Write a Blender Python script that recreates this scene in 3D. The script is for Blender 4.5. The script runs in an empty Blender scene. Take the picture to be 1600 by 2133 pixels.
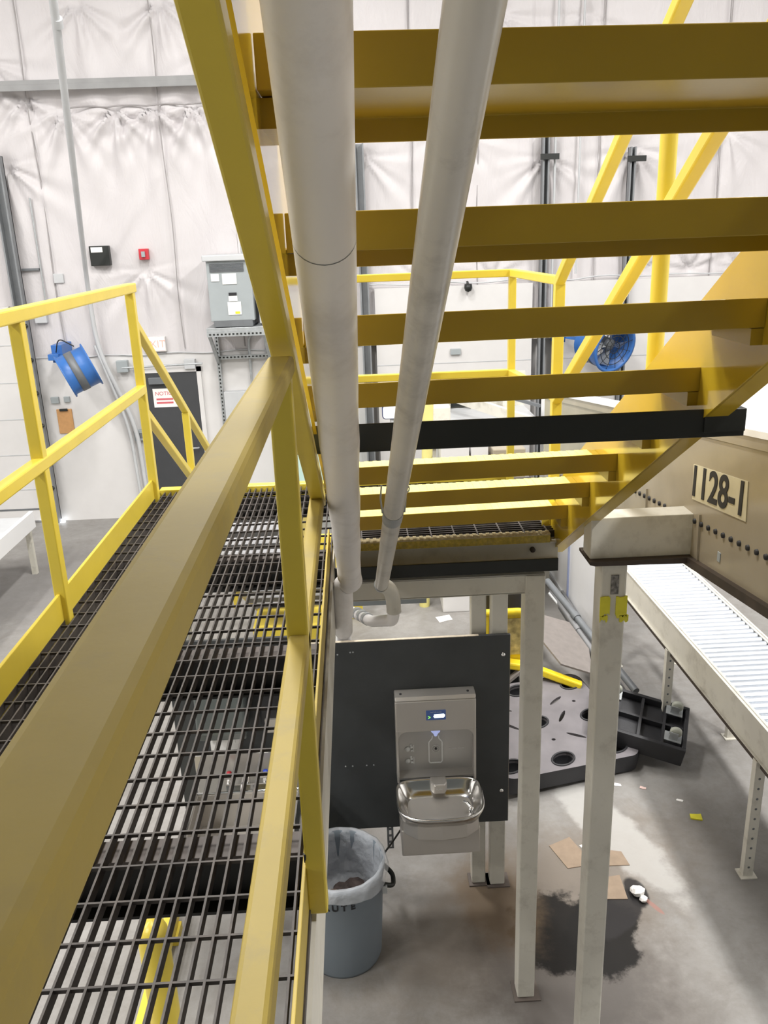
import bpy, bmesh, math, random
import numpy as np
from mathutils import Vector, Matrix
random.seed(7)
SC = bpy.context.scene
COL = SC.collection
PI = math.pi
# ------------------------------------------------------------------ camera, light, exposure
ZC = 3.78                 # lens above the concrete
ZD = ZC - 1.2524          # walking surface of the grating platform
pitch, roll, yaw = [math.radians(a) for a in (18.2488, -2.1164, 1.5622)]
Fv = Vector((math.sin(yaw)*math.cos(pitch), math.cos(yaw)*math.cos(pitch), -math.sin(pitch)))
R0 = Vector((math.cos(yaw), -math.sin(yaw), 0)); U0 = R0.cross(Fv)
Rv = math.cos(roll)*R0 + math.sin(roll)*U0
Uv = -math.sin(roll)*R0 + math.cos(roll)*U0
cam = bpy.data.cameras.new('camera'); camo = bpy.data.objects.new('camera', cam); COL.objects.link(camo)
cam.sensor_fit = 'HORIZONTAL'; cam.sensor_width = 36.0; cam.lens = 1746.44*36/1600
cam.clip_start = 0.02
camo.matrix_world = Matrix(((Rv.x, Uv.x, -Fv.x, 0), (Rv.y, Uv.y, -Fv.y, 0), (Rv.z, Uv.z, -Fv.z, ZC), (0, 0, 0, 1)))
SC.camera = camo
SC.view_settings.view_transform = 'Standard'; SC.view_settings.look = 'None'
SC.view_settings.gamma = 1; SC.view_settings.use_curve_mapping = False
SC.view_settings.exposure = 0.34
world = bpy.data.worlds.new('world'); SC.world = world; world.use_nodes = True
world.node_tree.nodes['Background'].inputs[0].default_value = (.8, .8, .82, 1)
world.node_tree.nodes['Background'].inputs[1].default_value = 0.3
def lamp(x, y, z, sx, sy, power, col=(1, .985, .96)):
    l = bpy.data.lights.new('unseen_area_light', 'AREA'); l.shape = 'RECTANGLE'; l.size = sx; l.size_y = sy
    l.energy = power; l.color = col
    o = bpy.data.objects.new('unseen_area_light', l); o.location = (x, y, z); COL.objects.link(o)
for lx, k_ in ((-6.6, .8), (-1.0, 1.15), (4.6, 1.0)):
    for ly, pw in ((4.3, 230), (7.2, 190)):
        lamp(lx, ly, 8.3, .5, 1.5, pw*k_)
lamp(4.9, 1.3, 8.3, .5, 1.5, 430); lamp(-5.2, .3, 8.3, .5, 1.5, 330); lamp(-7.2, -2.8, 8.3, .5, 1.5, 260)  # extra unseen lamps, added to brighten lower right, pipes and sink board

# ------------------------------------------------------------------ materials
def nt(name):
    m = bpy.data.materials.new(name); m.use_nodes = True
    n = m.node_tree.nodes; b = n['Principled BSDF']
    return m, n, m.node_tree.links, b
def mat(name, col, rough=.5, metal=0, var=.06, scale=6, bump=0, bscale=60, spec=.5, coat=0, dirt=None, dirt_amt=.0, dirt_scale=3):
    m, n, L, b = nt(name)
    b.inputs['Roughness'].default_value = rough; b.inputs['Metallic'].default_value = metal
    b.inputs['Specular IOR Level'].default_value = spec; b.inputs['Coat Weight'].default_value = coat
    tc = n.new('ShaderNodeTexCoord')
    nz = n.new('ShaderNodeTexNoise'); nz.inputs['Scale'].default_value = scale; nz.inputs['Detail'].default_value = 6
    L.new(tc.outputs['Object'], nz.inputs['Vector'])
    r = n.new('ShaderNodeValToRGB')
    r.color_ramp.elements[0].position = .3; r.color_ramp.elements[1].position = .7
    r.color_ramp.elements[0].color = tuple(c*(1-var) for c in col) + (1,)
    r.color_ramp.elements[1].color = tuple(min(1, c*(1+var)) for c in col) + (1,)
    L.new(nz.outputs['Fac'], r.inputs['Fac'])
    out = r.outputs['Color']
    if dirt:
        n2 = n.new('ShaderNodeTexNoise'); n2.inputs['Scale'].default_value = dirt_scale; n2.inputs['Detail'].default_value = 8
        n2.inputs['Roughness'].default_value = .7
        L.new(tc.outputs['Object'], n2.inputs['Vector'])
        r2 = n.new('ShaderNodeValToRGB'); r2.color_ramp.elements[0].position = .52; r2.color_ramp.elements[1].position = .75
        r2.color_ramp.elements[0].color = (0, 0, 0, 1); r2.color_ramp.elements[1].color = (dirt_amt,)*3 + (1,)
        L.new(n2.outputs['Fac'], r2.inputs['Fac'])
        mx = n.new('ShaderNodeMix'); mx.data_type = 'RGBA'
        L.new(r2.outputs['Color'], mx.inputs[0]); L.new(out, mx.inputs[6]); mx.inputs[7].default_value = tuple(dirt) + (1,)
        out = mx.outputs[2]
    L.new(out, b.inputs['Base Color'])
    if bump:
        nb = n.new('ShaderNodeTexNoise'); nb.inputs['Scale'].default_value = bscale; nb.inputs['Detail'].default_value = 4
        L.new(tc.outputs['Object'], nb.inputs['Vector'])
        bp = n.new('ShaderNodeBump'); bp.inputs['Strength'].default_value = bump; bp.inputs['Distance'].default_value = .01
        L.new(nb.outputs['Fac'], bp.inputs['Height']); L.new(bp.outputs['Normal'], b.inputs['Normal'])
    return m
M = {}
M['yellow'] = mat('yellow_paint', (.70, .545, .065), .32, var=.05, bump=.05, bscale=30)
M['yrail'] = mat('yellow_paint_dull', (.44, .33, .065), .55, var=.06, bump=.06, bscale=40, dirt=(.3, .25, .13), dirt_amt=.4, dirt_scale=14)  # duller yellow with random tan mottling
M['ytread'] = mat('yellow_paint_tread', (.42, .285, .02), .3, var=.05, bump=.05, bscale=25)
M['ygrip_lit'] = mat('yellow_grip_lit', (.85, .72, .20), .5, var=.08, scale=30)  # lighter copy of the tread yellow; strong light on top is painted in
M['ygloss'] = mat('yellow_paint_gloss', (.56, .38, .025), .13, var=.04, spec=.7, bump=.02, bscale=9)
M['ygrit'] = mat('yellow_grit_nosing', (.62, .48, .1), .75, var=.25, scale=60, bump=.6, bscale=160, dirt=(.5, .42, .25), dirt_amt=.6, dirt_scale=40)
M['ytan'] = mat('worn_nosing_tan', (.62, .52, .30), .8, var=.25, scale=50, bump=.5, bscale=150)
M['grate'] = mat('steel_grating', (.055, .047, .042), .55, metal=.2, var=.3, scale=30, dirt=(.16, .12, .09), dirt_amt=.4, dirt_scale=12)
M['black'] = mat('black_steel', (.012, .014, .012), .45, var=.2)
M['beamblk'] = mat('black_beam_paint', (.012, .012, .011), .6, var=.2, dirt=(.16, .12, .1), dirt_amt=.25)
M['brown'] = mat('brown_steel', (.12, .098, .085), .6, var=.2, scale=12)
M['cream'] = mat('cream_paint', (.66, .635, .56), .4, var=.04, dirt=(.25, .22, .17), dirt_amt=.45, dirt_scale=7, bump=.03)
M['creamd'] = mat('beige_paint', (.33, .285, .21), .22, var=.05, dirt=(.25, .22, .17), dirt_amt=.3, dirt_scale=5)
M['creams'] = mat('beige_seam', (.42, .38, .31), .3)
M['rust'] = mat('brown_edge', (.05, .035, .025), .6, var=.3, scale=14)
M['pvc'] = mat('white_pipe_jacket', (.90, .87, .855), .42, var=.03, scale=3, dirt=(.5, .46, .42), dirt_amt=.4, dirt_scale=4, bump=.04, bscale=9)
M['conduit'] = mat('grey_white_pipe', (.68, .65, .60), .3, var=.06, scale=5, dirt=(.25, .23, .2), dirt_amt=.5, dirt_scale=9)
M['board'] = mat('dark_painted_plywood', (.052, .056, .058), .5, var=.08, scale=8, bump=.04)
M['ply'] = mat('plywood_edge', (.62, .54, .42), .7, var=.12, scale=40)
M['steel'] = mat('brushed_steel', (.60, .57, .53), .34, metal=.7, var=.05, scale=2)
M['steelb'] = mat('polished_steel', (.72, .71, .69), .16, metal=1, var=.03, scale=2)
M['steeld'] = mat('satin_alcove', (.46, .445, .42), .4, metal=.5, var=.05, scale=3)
M['chrome'] = mat('chrome', (.85, .85, .85), .08, metal=1, var=0)
M['galv'] = mat('galvanised_steel', (.46, .48, .49), .4, metal=.5, var=.1, scale=20)
M['dgrey'] = mat('dark_grey_steel', (.16, .17, .18), .5, metal=.2, var=.1)
M['trk'] = mat('track_steel', (.22, .23, .24), .5, metal=.1, var=.1)
M['girt'] = mat('girt_grey', (.27, .27, .27), .5, var=.12, scale=4)
M['polegrey'] = mat('pole_grey', (.20, .20, .205), .5, var=.1)
M['seamg'] = mat('seam_grey_cord', (.33, .31, .31), .7, var=.1)  # grey cords along the facing seams
M['mgrey'] = mat('mid_grey_paint', (.33, .36, .37), .45, var=.04)
M['lgrey'] = mat('light_grey_paint', (.52, .53, .54), .5, var=.04)
M['white'] = mat('white_paint', (.66, .645, .635), .4, var=.02)
M['whiteg'] = mat('white_gloss', (.86, .86, .87), .25, var=.01)
M['whitemat'] = mat('white_paper', (.85, .83, .80), .8, var=.03, scale=20)
M['darkdoor'] = mat('charcoal_door_paint', (.05, .052, .056), .45, var=.05)
M['blue'] = mat('blue_enamel', (.035, .14, .42), .38, var=.06)
M['blackp'] = mat('black_plastic', (.022, .022, .025), .5, var=.15, bump=.08, bscale=90)
M['greyp'] = mat('scuffed_black_plastic', (.17, .158, .166), .5, var=.16, scale=5, bump=.1, bscale=40, dirt=(.2, .19, .19), dirt_amt=.5, dirt_scale=6)
M['canbody'] = mat('blue_grey_plastic', (.20, .235, .27), .55, var=.05, scale=4, bump=.05, bscale=50)
M['red'] = mat('red_plastic', (.55, .035, .05), .4)
M['bluecap'] = mat('blue_cap', (.04, .08, .5), .4)
M['card'] = mat('cardboard', (.28, .21, .15), .85, var=.08, scale=20)
M['clip'] = mat('clipboard_hardboard', (.56, .30, .12), .6, var=.06, scale=30)
M['sheet'] = mat('grey_brown_sheet', (.20, .178, .165), .7, var=.08, scale=20, bump=.1, bscale=40)
M['caster'] = mat('caster_nylon', (.42, .43, .37), .5, var=.1)
M['ink'] = mat('black_ink', (.015, .015, .018), .6)
M['redink'] = mat('red_ink', (.6, .12, .14), .6)
M['signtan'] = mat('tan_label', (.56, .51, .36), .45, var=.05, scale=20)
M['ytape'] = mat('yellow_tape', (.72, .66, .035), .45, var=.08, scale=20)
M['bin'] = mat('yellow_plastic', (.78, .58, .02), .45, var=.06, dirt=(.3, .22, .08), dirt_amt=.4, dirt_scale=20)
M['slat'] = mat('roller_zinc', (.50, .535, .59), .3, metal=.45, var=.1, scale=4, dirt=(.35, .37, .42), dirt_amt=.4, dirt_scale=3)
M['greyslab'] = mat('grey_plank', (.28, .28, .29), .6, var=.08)
M['rub1'] = mat('litter_dark', (.07, .05, .045), .7, var=.5, scale=25)
M['rub2'] = mat('litter_tan', (.25, .19, .15), .8, var=.3, scale=25)
M['etch'] = mat('etched_white', (.72, .72, .70), .5, var=.02)
def emis(name, col, s, base=(.02, .02, .02)):
    m, n, L, b = nt(name); b.inputs['Base Color'].default_value = base + (1,)
    b.inputs['Emission Color'].default_value = col + (1,); b.inputs['Emission Strength'].default_value = s
    return m
M['screen'] = emis('lit_blue_screen', (.03, .06, .17), .6)
M['digits'] = emis('lit_white_digits', (.75, .85, 1), 2.0)
M['greenled'] = emis('lit_green_mark', (.3, 1, .1), 1.2)
M['exit'] = emis('lit_exit_face', (1, .62, .55), .8, (.8, .6, .55))
M['exitletter'] = emis('lit_exit_letters', (1, .22, .18), .85, (.8, .3, .25))
M['daylight'] = emis('daylight_gap', (.9, .95, 1), 4.0)
M['nozzle'] = emis('glow_nozzle', (.35, .42, .8), .5, (.4, .42, .5))  # glow painted into the nozzle, which is no lamp
M['mirrorface'] = mat('mirror_white_face', (.88, .89, .91), .2, var=.01)
M['navy'] = mat('navy_rim', (.02, .03, .12), .4)
# translucent liner
mm, n, L, b = nt('clear_bag_film'); b.inputs['Base Color'].default_value = (.80, .83, .88, 1); b.inputs['Roughness'].default_value = .35
b.inputs['Alpha'].default_value = .46
nz = n.new('ShaderNodeTexNoise'); nz.inputs['Scale'].default_value = 14; nz.inputs['Detail'].default_value = 6
bp = n.new('ShaderNodeBump'); bp.inputs['Strength'].default_value = .7; bp.inputs['Distance'].default_value = .03
L.new(nz.outputs['Fac'], bp.inputs['Height']); L.new(bp.outputs['Normal'], b.inputs['Normal'])
tcb = n.new('ShaderNodeTexCoord'); L.new(tcb.outputs['Object'], nz.inputs['Vector'])
M['film'] = mm
# concrete floor
mm, n, L, b = nt('sealed_concrete'); M['floor'] = mm; b.inputs['Specular IOR Level'].default_value = .12
tc = n.new('ShaderNodeTexCoord')
def noise(scale, detail=6, rough=.6, vec=None, dist=0):
    q = n.new('ShaderNodeTexNoise'); q.inputs['Scale'].default_value = scale; q.inputs['Detail'].default_value = detail
    q.inputs['Roughness'].default_value = rough; q.inputs['Distortion'].default_value = dist
    L.new(vec or tc.outputs['Object'], q.inputs['Vector']); return q
def ramp(src, stops):
    r = n.new('ShaderNodeValToRGB'); e = r.color_ramp.elements
    while len(e) < len(stops): e.new(.5)
    for k, (p, c) in enumerate(stops):
        e[k].position = p; e[k].color = (c if isinstance(c, tuple) else (c, c, c)) + (1,)
    L.new(src, r.inputs['Fac']); return r
def mixc(fac, a, bcol):
    x = n.new('ShaderNodeMix'); x.data_type = 'RGBA'; L.new(fac, x.inputs[0])
    for i, v in ((6, a), (7, bcol)):
        if isinstance(v, tuple): x.inputs[i].default_value = v + (1,)
        else: L.new(v, x.inputs[i])
    return x.outputs[2]
base = ramp(noise(.9, 8, .65, dist=.4).outputs['Fac'], [(.3, (.21, .20, .188)), (.5, (.27, .26, .247)), (.72, (.33, .32, .305))]).outputs['Color']
fine = ramp(noise(9, 8, .75).outputs['Fac'], [(.42, 0), (.72, .6)]).outputs['Color']
base = mixc(fine, base, (.20, .185, .17))
base = mixc(ramp(noise(2.3, 9, .72, dist=.8).outputs['Fac'], [(.5, 0), (.68, .55)]).outputs['Color'], base, (.18, .165, .15))
def blotch(cx, cy, rx, ry, rot, soft, jag, col, k):
    global base
    mp = n.new('ShaderNodeMapping'); mp.vector_type = 'TEXTURE'
    mp.inputs['Location'].default_value = (cx, cy, 0); mp.inputs['Rotation'].default_value = (0, 0, rot); mp.inputs['Scale'].default_value = (rx, ry, 1)
    L.new(tc.outputs['Object'], mp.inputs['Vector'])
    ln = n.new('ShaderNodeVectorMath'); ln.operation = 'LENGTH'; L.new(mp.outputs['Vector'], ln.inputs[0])
    nq = noise(7, 6, .65)
    ma = n.new('ShaderNodeMath'); ma.operation = 'MULTIPLY_ADD'; L.new(nq.outputs['Fac'], ma.inputs[0]); ma.inputs[1].default_value = jag
    L.new(ln.outputs['Value'], ma.inputs[2])
    f = ramp(ma.outputs[0], [(max(0, .5+jag*.5-soft)/1.0, k), (min(1, .5+jag*.5+soft), 0)])
    f.color_ramp.interpolation = 'EASE'
    base = mixc(f.outputs['Color'], base, col)
# (a blotch ends at half its radius)
blotch(1.05, 3.62, 1.25, 1.9, .2, .28, .5, (.19, .17, .15), .75)
blotch(.95, 3.95, 2.4, 1.0, .5, .25, .6, (.2, .165, .13), .55)
blotch(1.0, 3.45, 1.0, 1.0, -.3, .25, .6, (.10, .09, .085), .7)
blotch(1.0, 3.74, .52, .56, -.2, .06, .6, (.014, .013, .012), .97)
blotch(1.24, 3.70, .40, .62, -.3, .06, .6, (.015, .014, .013), .97)
blotch(1.38, 3.84, .20, .46, -.75, .06, .35, (.03, .028, .028), .95)
blotch(1.535, 3.99, .13, .24, 0, .06, .3, (.03, .028, .028), .95)
blotch(.70, 3.98, .45, .7, .2, .2, .5, (.17, .12, .075), .7)
blotch(1.55, 4.55, .34, 1.35, .35, .1, .5, (.5, .49, .47), .6)
blotch(1.60, 3.88, .03, .16, .5, .1, .5, (.36, .17, .14), .6)
blotch(-3.2, 9.3, 3.0, 2.4, 0, .3, .6, (.2, .19, .185), .6)
L.new(base, b.inputs['Base Color'])
rr = ramp(noise(3, 6).outputs['Fac'], [(.3, .38), (.7, .58)]); L.new(rr.outputs['Color'], b.inputs['Roughness'])
bb = n.new('ShaderNodeBump'); bb.inputs['Strength'].default_value = .12; bb.inputs['Distance'].default_value = .01
L.new(noise(40, 5).outputs['Fac'], bb.inputs['Height']); L.new(bb.outputs['Normal'], b.inputs['Normal'])
# wall insulation facing
mm, n, L, b = nt('white_insulation_facing'); M['insul'] = mm
tc = n.new('ShaderNodeTexCoord'); b.inputs['Roughness'].default_value = .5
b.inputs['Base Color'].default_value = (.60, .572, .578, 1)
mp = n.new('ShaderNodeMapping'); mp.inputs['Scale'].default_value = (1.6, 1, .5); L.new(tc.outputs['Object'], mp.inputs['Vector'])
h = noise(2.2, 7, .6, mp.outputs['Vector'], 1.2)
bb = n.new('ShaderNodeBump'); bb.inputs['Strength'].default_value = .28; bb.inputs['Distance'].default_value = .08
L.new(h.outputs['Fac'], bb.inputs['Height']); L.new(bb.outputs['Normal'], b.inputs['Normal'])

# ------------------------------------------------------------------ mesh helpers
class MB:
    def __init__(s): s.v = []; s.f = []; s.sm = []
    def add(s, vs, fs, smooth=False):
        o = len(s.v); s.v += [tuple(v) for v in vs]; s.f += [tuple(i+o for i in f) for f in fs]; s.sm += [smooth]*len(fs); return s
    def box(s, x0, x1, y0, y1, z0, z1):
        return s.add([(x, y, z) for z in (z0, z1) for y in (y0, y1) for x in (x0, x1)],
                     [(0, 2, 3, 1), (4, 5, 7, 6), (0, 1, 5, 4), (2, 6, 7, 3), (0, 4, 6, 2), (1, 3, 7, 5)])
    def bar(s, p0, p1, w, h, up=(0, 0, 1)):            # rectangular bar from p0 to p1: w sideways, h along up
        p0 = Vector(p0); p1 = Vector(p1); d = (p1-p0).normalized(); up = Vector(up)
        if abs(d.dot(up)) > .98: up = Vector((0, 1, 0))
        sx = d.cross(up).normalized(); sz = sx.cross(d).normalized()
        vs = [p + sx*a*w/2 + sz*c*h/2 for p in (p0, p1) for a, c in ((-1, -1), (1, -1), (1, 1), (-1, 1))]
        return s.add(vs, [(0, 1, 2, 3), (7, 6, 5, 4), (0, 4, 5, 1), (1, 5, 6, 2), (2, 6, 7, 3), (3, 7, 4, 0)])
    def prism(s, poly, fn0, fn1):                      # polygon (2d) mapped by two functions and bridged
        n_ = len(poly); a = [fn0(p) for p in poly]; c = [fn1(p) for p in poly]
        fs = [tuple(range(n_))[::-1], tuple(range(n_, 2*n_))] + [(i, (i+1) % n_, n_+(i+1) % n_, n_+i) for i in range(n_)]
        return s.add(a+c, fs)
    def tube(s, pts, r, seg=14, caps=True):            # round tube along a path; r number or list
        pts = [Vector(p) for p in pts]; N = len(pts); rs = r if isinstance(r, (list, tuple)) else [r]*N
        vs = []; ref = None
        for i, p in enumerate(pts):
            t = (pts[min(i+1, N-1)]-pts[max(i-1, 0)]).normalized()
            if ref is None:
                ref = t.orthogonal().normalized()
            ref = (ref - t*ref.dot(t)).normalized(); q = t.cross(ref)
            vs += [p + (ref*math.cos(2*PI*k/seg) + q*math.sin(2*PI*k/seg))*rs[i] for k in range(seg)]
        fs = [(i*seg+k, i*seg+(k+1) % seg, (i+1)*seg+(k+1) % seg, (i+1)*seg+k) for i in range(N-1) for k in range(seg)]
        s.add(vs, fs, True)
        if caps:
            s.add(vs[:seg], [tuple(range(seg))[::-1]]); s.add(vs[-seg:], [tuple(range(seg))])
        return s
    def lathe(s, prof, c, axis=(0, 0, 1), seg=40, sx=1, sy=1):
        c = Vector(c); ax = Vector(axis).normalized(); u = ax.orthogonal().normalized() if abs(ax.z) < .99 else Vector((1, 0, 0)); w = ax.cross(u)
        vs = [c + ax*h_ + (u*math.cos(2*PI*k/seg)*sx + w*math.sin(2*PI*k/seg)*sy)*r for r, h_ in prof for k in range(seg)]
        fs = [(i*seg+k, i*seg+(k+1) % seg, (i+1)*seg+(k+1) % seg, (i+1)*seg+k) for i in range(len(prof)-1) for k in range(seg)]
        return s.add(vs, fs, True)
    def disc(s, c, r, axis, seg=28, th=.004):
        return s.lathe([(0.0001, 0), (r, 0), (r, th), (.0001, th)], c, axis, seg)
def fillet(pts, r, k=6):                                # rounds the corners of a path
    P = [Vector(p) for p in pts]; out = [P[0]]
    for i in range(1, len(P)-1):
        a = (P[i-1]-P[i]); c = (P[i+1]-P[i]); rr_ = min(r, a.length*.49, c.length*.49)
        A = P[i]+a.normalized()*rr_; C = P[i]+c.normalized()*rr_
        for t in range(k+1):
            u = t/k; out.append(A*(1-u)**2 + P[i]*2*u*(1-u) + C*u*u)
    out.append(P[-1]); return out
def link(name, mb, m, parent=None, loc=(0, 0, 0), bev=0, seg=2):
    org = Vector(loc); root = parent
    while root is not None:
        org = org + root.location; root = root.parent
    me = bpy.data.meshes.new(name)
    me.from_pydata([tuple(Vector(v)-org) for v in mb.v], [], mb.f); me.update()
    me.polygons.foreach_set('use_smooth', mb.sm)
    bmm = bmesh.new(); bmm.from_mesh(me); bmesh.ops.recalc_face_normals(bmm, faces=bmm.faces); bmm.to_mesh(me); bmm.free()
    me.materials.append(M[m] if isinstance(m, str) else m)
    o = bpy.data.objects.new(name, me); o.location = loc; COL.objects.link(o)
    if parent is not None: o.parent = parent
    if bev:
        md = o.modifiers.new('bevel', 'BEVEL'); md.width = bev; md.segments = seg; md.limit_method = 'ANGLE'; md.angle_limit = math.radians(50)
    return o
def tag(o, label, cat, group=None):
    o['label'] = label; o['category'] = cat
    if group: o['group'] = group
    return o
def thing(name, label, cat, loc, group=None):
    o = bpy.data.objects.new(name, None); o.location = loc; o.empty_display_size = .1; COL.objects.link(o)
    return tag(o, label, cat, group)
def structure(name, mb, m, parent=None, **k):
    o = link(name, mb, m, parent, **k)
    if parent is None: o['kind'] = 'structure'
    return o
def dup(root, offset, label=None, group=None):
    r = root.copy(); COL.objects.link(r); r.location = Vector(root.location)+Vector(offset)
    if label: r['label'] = label
    if group: r['group'] = group
    def kids(a, b_):
        for ch in [c for c in bpy.data.objects if c.parent == a]:
            c = ch.copy(); COL.objects.link(c); c.parent = b_; kids(ch, c)
    kids(root, r)
    return r
def text_mb(s, size, origin, right, up, depth=.002, align='CENTER', bold=0):
    cu = bpy.data.curves.new('t', 'FONT'); cu.body = s; cu.size = size; cu.align_x = align; cu.align_y = 'CENTER'
    cu.extrude = depth/2; cu.offset = bold
    o = bpy.data.objects.new('t', cu); COL.objects.link(o)
    dg = bpy.context.evaluated_depsgraph_get(); me = o.evaluated_get(dg).to_mesh()
    right = Vector(right).normalized(); up = Vector(up).normalized(); nn = right.cross(up); O = Vector(origin)
    mb = MB(); mb.add([O + right*v.co.x + up*v.co.y + nn*v.co.z for v in me.vertices], [tuple(p.vertices) for p in me.polygons])
    o.evaluated_get(dg).to_mesh_clear(); bpy.data.objects.remove(o); bpy.data.curves.remove(cu)
    return mb

# ================================================================== SETTING
WY = 11.8
structure('floor', MB().box(-9, 9, -6, WY+.2, -.1, 0), 'floor')
structure('ceiling', MB().box(-9, 9, -6, WY+.2, 8.6, 8.7), 'white')
structure('wall_left', MB().box(-9.1, -9, -6, WY+.2, 0, 8.6), 'white')
structure('wall_right', MB().box(9, 9.1, -6, WY+.2, 0, 8.6), 'white')
structure('wall_front', MB().box(-9, 9, -6.1, -6, 0, 8.6), 'mgrey')
structure('unseen_shade_deck', MB().box(-.2, 6, -5.9, -.75, 4.78, 4.98).box(-3.2, -.2, -5.9, 1.65, 4.86, 5.02), 'mgrey')  # guessed upper deck out of view, shaped to shade the near rails
# insulated upper wall: quilted facing that gathers at its fixing pins
xs = np.linspace(-9, 9, 560); zs = np.linspace(2.34, 8.6, 210)
X, Z = np.meshgrid(xs, zs)
D = .018*np.sin(X*2.1+.6)*np.sin(Z*1.3) + .012*np.sin(X*5.3+Z*.8) + .006*np.sin(X*11+2*np.sin(Z*2))
pins = [(-4.35, 4.8, 1), (-3.55, 5.42, 1), (-2.9, 5.42, 1.2), (-2.42, 5.44, 1.2), (-1.92, 5.45, 1.2), (-1.4, 5.46, 1), (-4.0, 5.6, .7),
        (.25, 4.75, 1.0), (2.6, 4.68, 1.2), (3.75, 4.75, 1.2), (5.0, 4.9, 1), (1.5, 5.0, .8), (2.0, 6.35, 1.3), (3.1, 6.3, .9), (-2.2, 6.6, 1), (-.6, 6.6, 1), (-3.2, 6.6, .8),
        (-2.75, 3.45, .7), (4.0, 3.2, -.8), (4.6, 3.2, -.9), (5.3, 3.2, -.8), (.9, 3.2, -.5), (1.9, 3.2, -.6), (-1.5, 6.1, .6), (5.4, 5.9, 1), (-4.4, 6.0, 1)]
rng = np.random.default_rng(4)
for px, pz, a in pins:
    dx = X-px; dz = (pz-Z)*np.sign(a); r_ = np.hypot(dx, dz)+1e-3; th = np.arctan2(dx, dz)
    fan = np.clip(np.cos(th*.8), 0, 1)**1.2
    ph = rng.uniform(0, 6)
    D += abs(a)*(.13 if px < 0 else .075)*np.exp(-r_/.46)*fan*(np.cos(th*9+ph)*.6+np.cos(th*16+2*ph)*.4)*np.clip(r_/.12, 0, 1)
    D -= abs(a)*.06*np.exp(-(r_/.10)**2)
D += -.05*np.exp(-((Z-5.43)/.035)**2)*(X < -1.0) * (.5+.5*np.sin(X*9))
for sx_ in (-7.2, -5.6, -3.95, -2.35, -.75, .85, 2.45, 3.3, 4.9, 6.5):
    D += -.045*np.exp(-((X-sx_)/.022)**2) + .012*np.exp(-(np.abs(X-sx_)/.12))
mb = MB(); nx, nz_ = len(xs), len(zs)
Vv = np.stack([X, WY-.05-D, Z], -1).reshape(-1, 3)
me = bpy.data.meshes.new('wall_back')
ii = np.arange(nx*nz_).reshape(nz_, nx); q = np.stack([ii[:-1, :-1], ii[:-1, 1:], ii[1:, 1:], ii[1:, :-1]], -1).reshape(-1, 4)
me.from_pydata(Vv.tolist(), [], q.tolist()); me.polygons.foreach_set('use_smooth', [True]*len(q)); me.materials.append(M['insul'])
wo = bpy.data.objects.new('wall_back', me); COL.objects.link(wo); wo['kind'] = 'structure'
structure('wall_back_lower', MB().box(-9, .2, WY-.06, WY+.1, 0, 2.34), 'white')
structure('wall_back_backing', MB().box(-9, 9, WY+.1, WY+.2, 0, 8.6), 'white')
for k_, sx_ in enumerate((-5.6, -3.95, -2.33, -1.5, -.75, .85, 1.7, 3.3, 4.9)):
    structure('trim_%d' % (k_+3), MB().tube([(sx_+.012*math.sin(z*3+k_), WY-.062, z) for z in np.linspace(2.4, 8.4, 26)], .007, 6), 'seamg')
structure('trim_12', MB().tube([(x, WY-.07, 5.43+.018*abs(math.sin(x*6.3))) for x in np.linspace(-3.45, -1.1, 40)], .010, 6), 'seamg')
# sagging hem cord of the insulation
structure('trim_1', MB().tube([(x, WY-.075, 2.345+.012*math.sin(x*7)) for x in np.linspace(-4.4, .1, 60)], .008, 6), 'lgrey')
structure('trim_2', MB().tube([(x, WY-.125, 3.13+.015*math.sin(x*6)+.02*abs(math.sin(x*2.1))) for x in np.linspace(.2, 7.5, 90)], .010, 6), 'lgrey')
def dock_door(name, x0, x1, z1):
    d = structure(name, MB().box(x0, x1, WY-.12, WY-.06, .04, z1), 'white')
    r = MB()
    for k in range(1, 6): r.box(x0, x1, WY-.124, WY-.119, z1*k/6-.006, z1*k/6+.006)
    link('panel_joint', r, 'lgrey', d)
    link('bottom_seal', MB().box(x0, x1, WY-.125, WY-.1, .2, .225), 'dgrey', d)
    return d
dock_door('door_2', -8.2, -4.6, 3.05); dock_door('door_3', .3, 2.45, 3.1); dock_door('door_4', 2.75, 8.6, 3.1)
# man door
d1 = structure('door_1', MB().box(-2.94, -2.2, WY-.10, WY-.05, .02, 2.09), 'darkdoor', bev=.004)
fr = MB(); fr.box(-3.0, -2.94, WY-.11, WY-.05, 0, 2.15); fr.box(-2.2, -2.14, WY-.11, WY-.05, 0, 2.15); fr.box(-3.0, -2.14, WY-.11, WY-.05, 2.09, 2.15)
link('door_frame', fr, 'white', d1)
link('door_closer', MB().box(-2.86, -2.62, WY-.16, WY-.10, 1.94, 2.03), 'dgrey', d1, bev=.005)
link('door_handle', MB().tube([(-2.27, WY-.14, 1.02), (-2.27, WY-.17, 1.02), (-2.4, WY-.17, 1.02)], .012), 'galv', d1)
# horizontal steel girt along the wall
gb = MB(); gb.box(-5.2, 3.2, WY-.22, WY-.13, 5.66, 5.74); gb.box(-5.2, 3.2, WY-.225, WY-.21, 5.62, 5.69)
tag(link('wall_girt', gb, 'girt', bev=.004), 'long horizontal grey steel channel high on the white insulated wall', 'steel beam')

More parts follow.
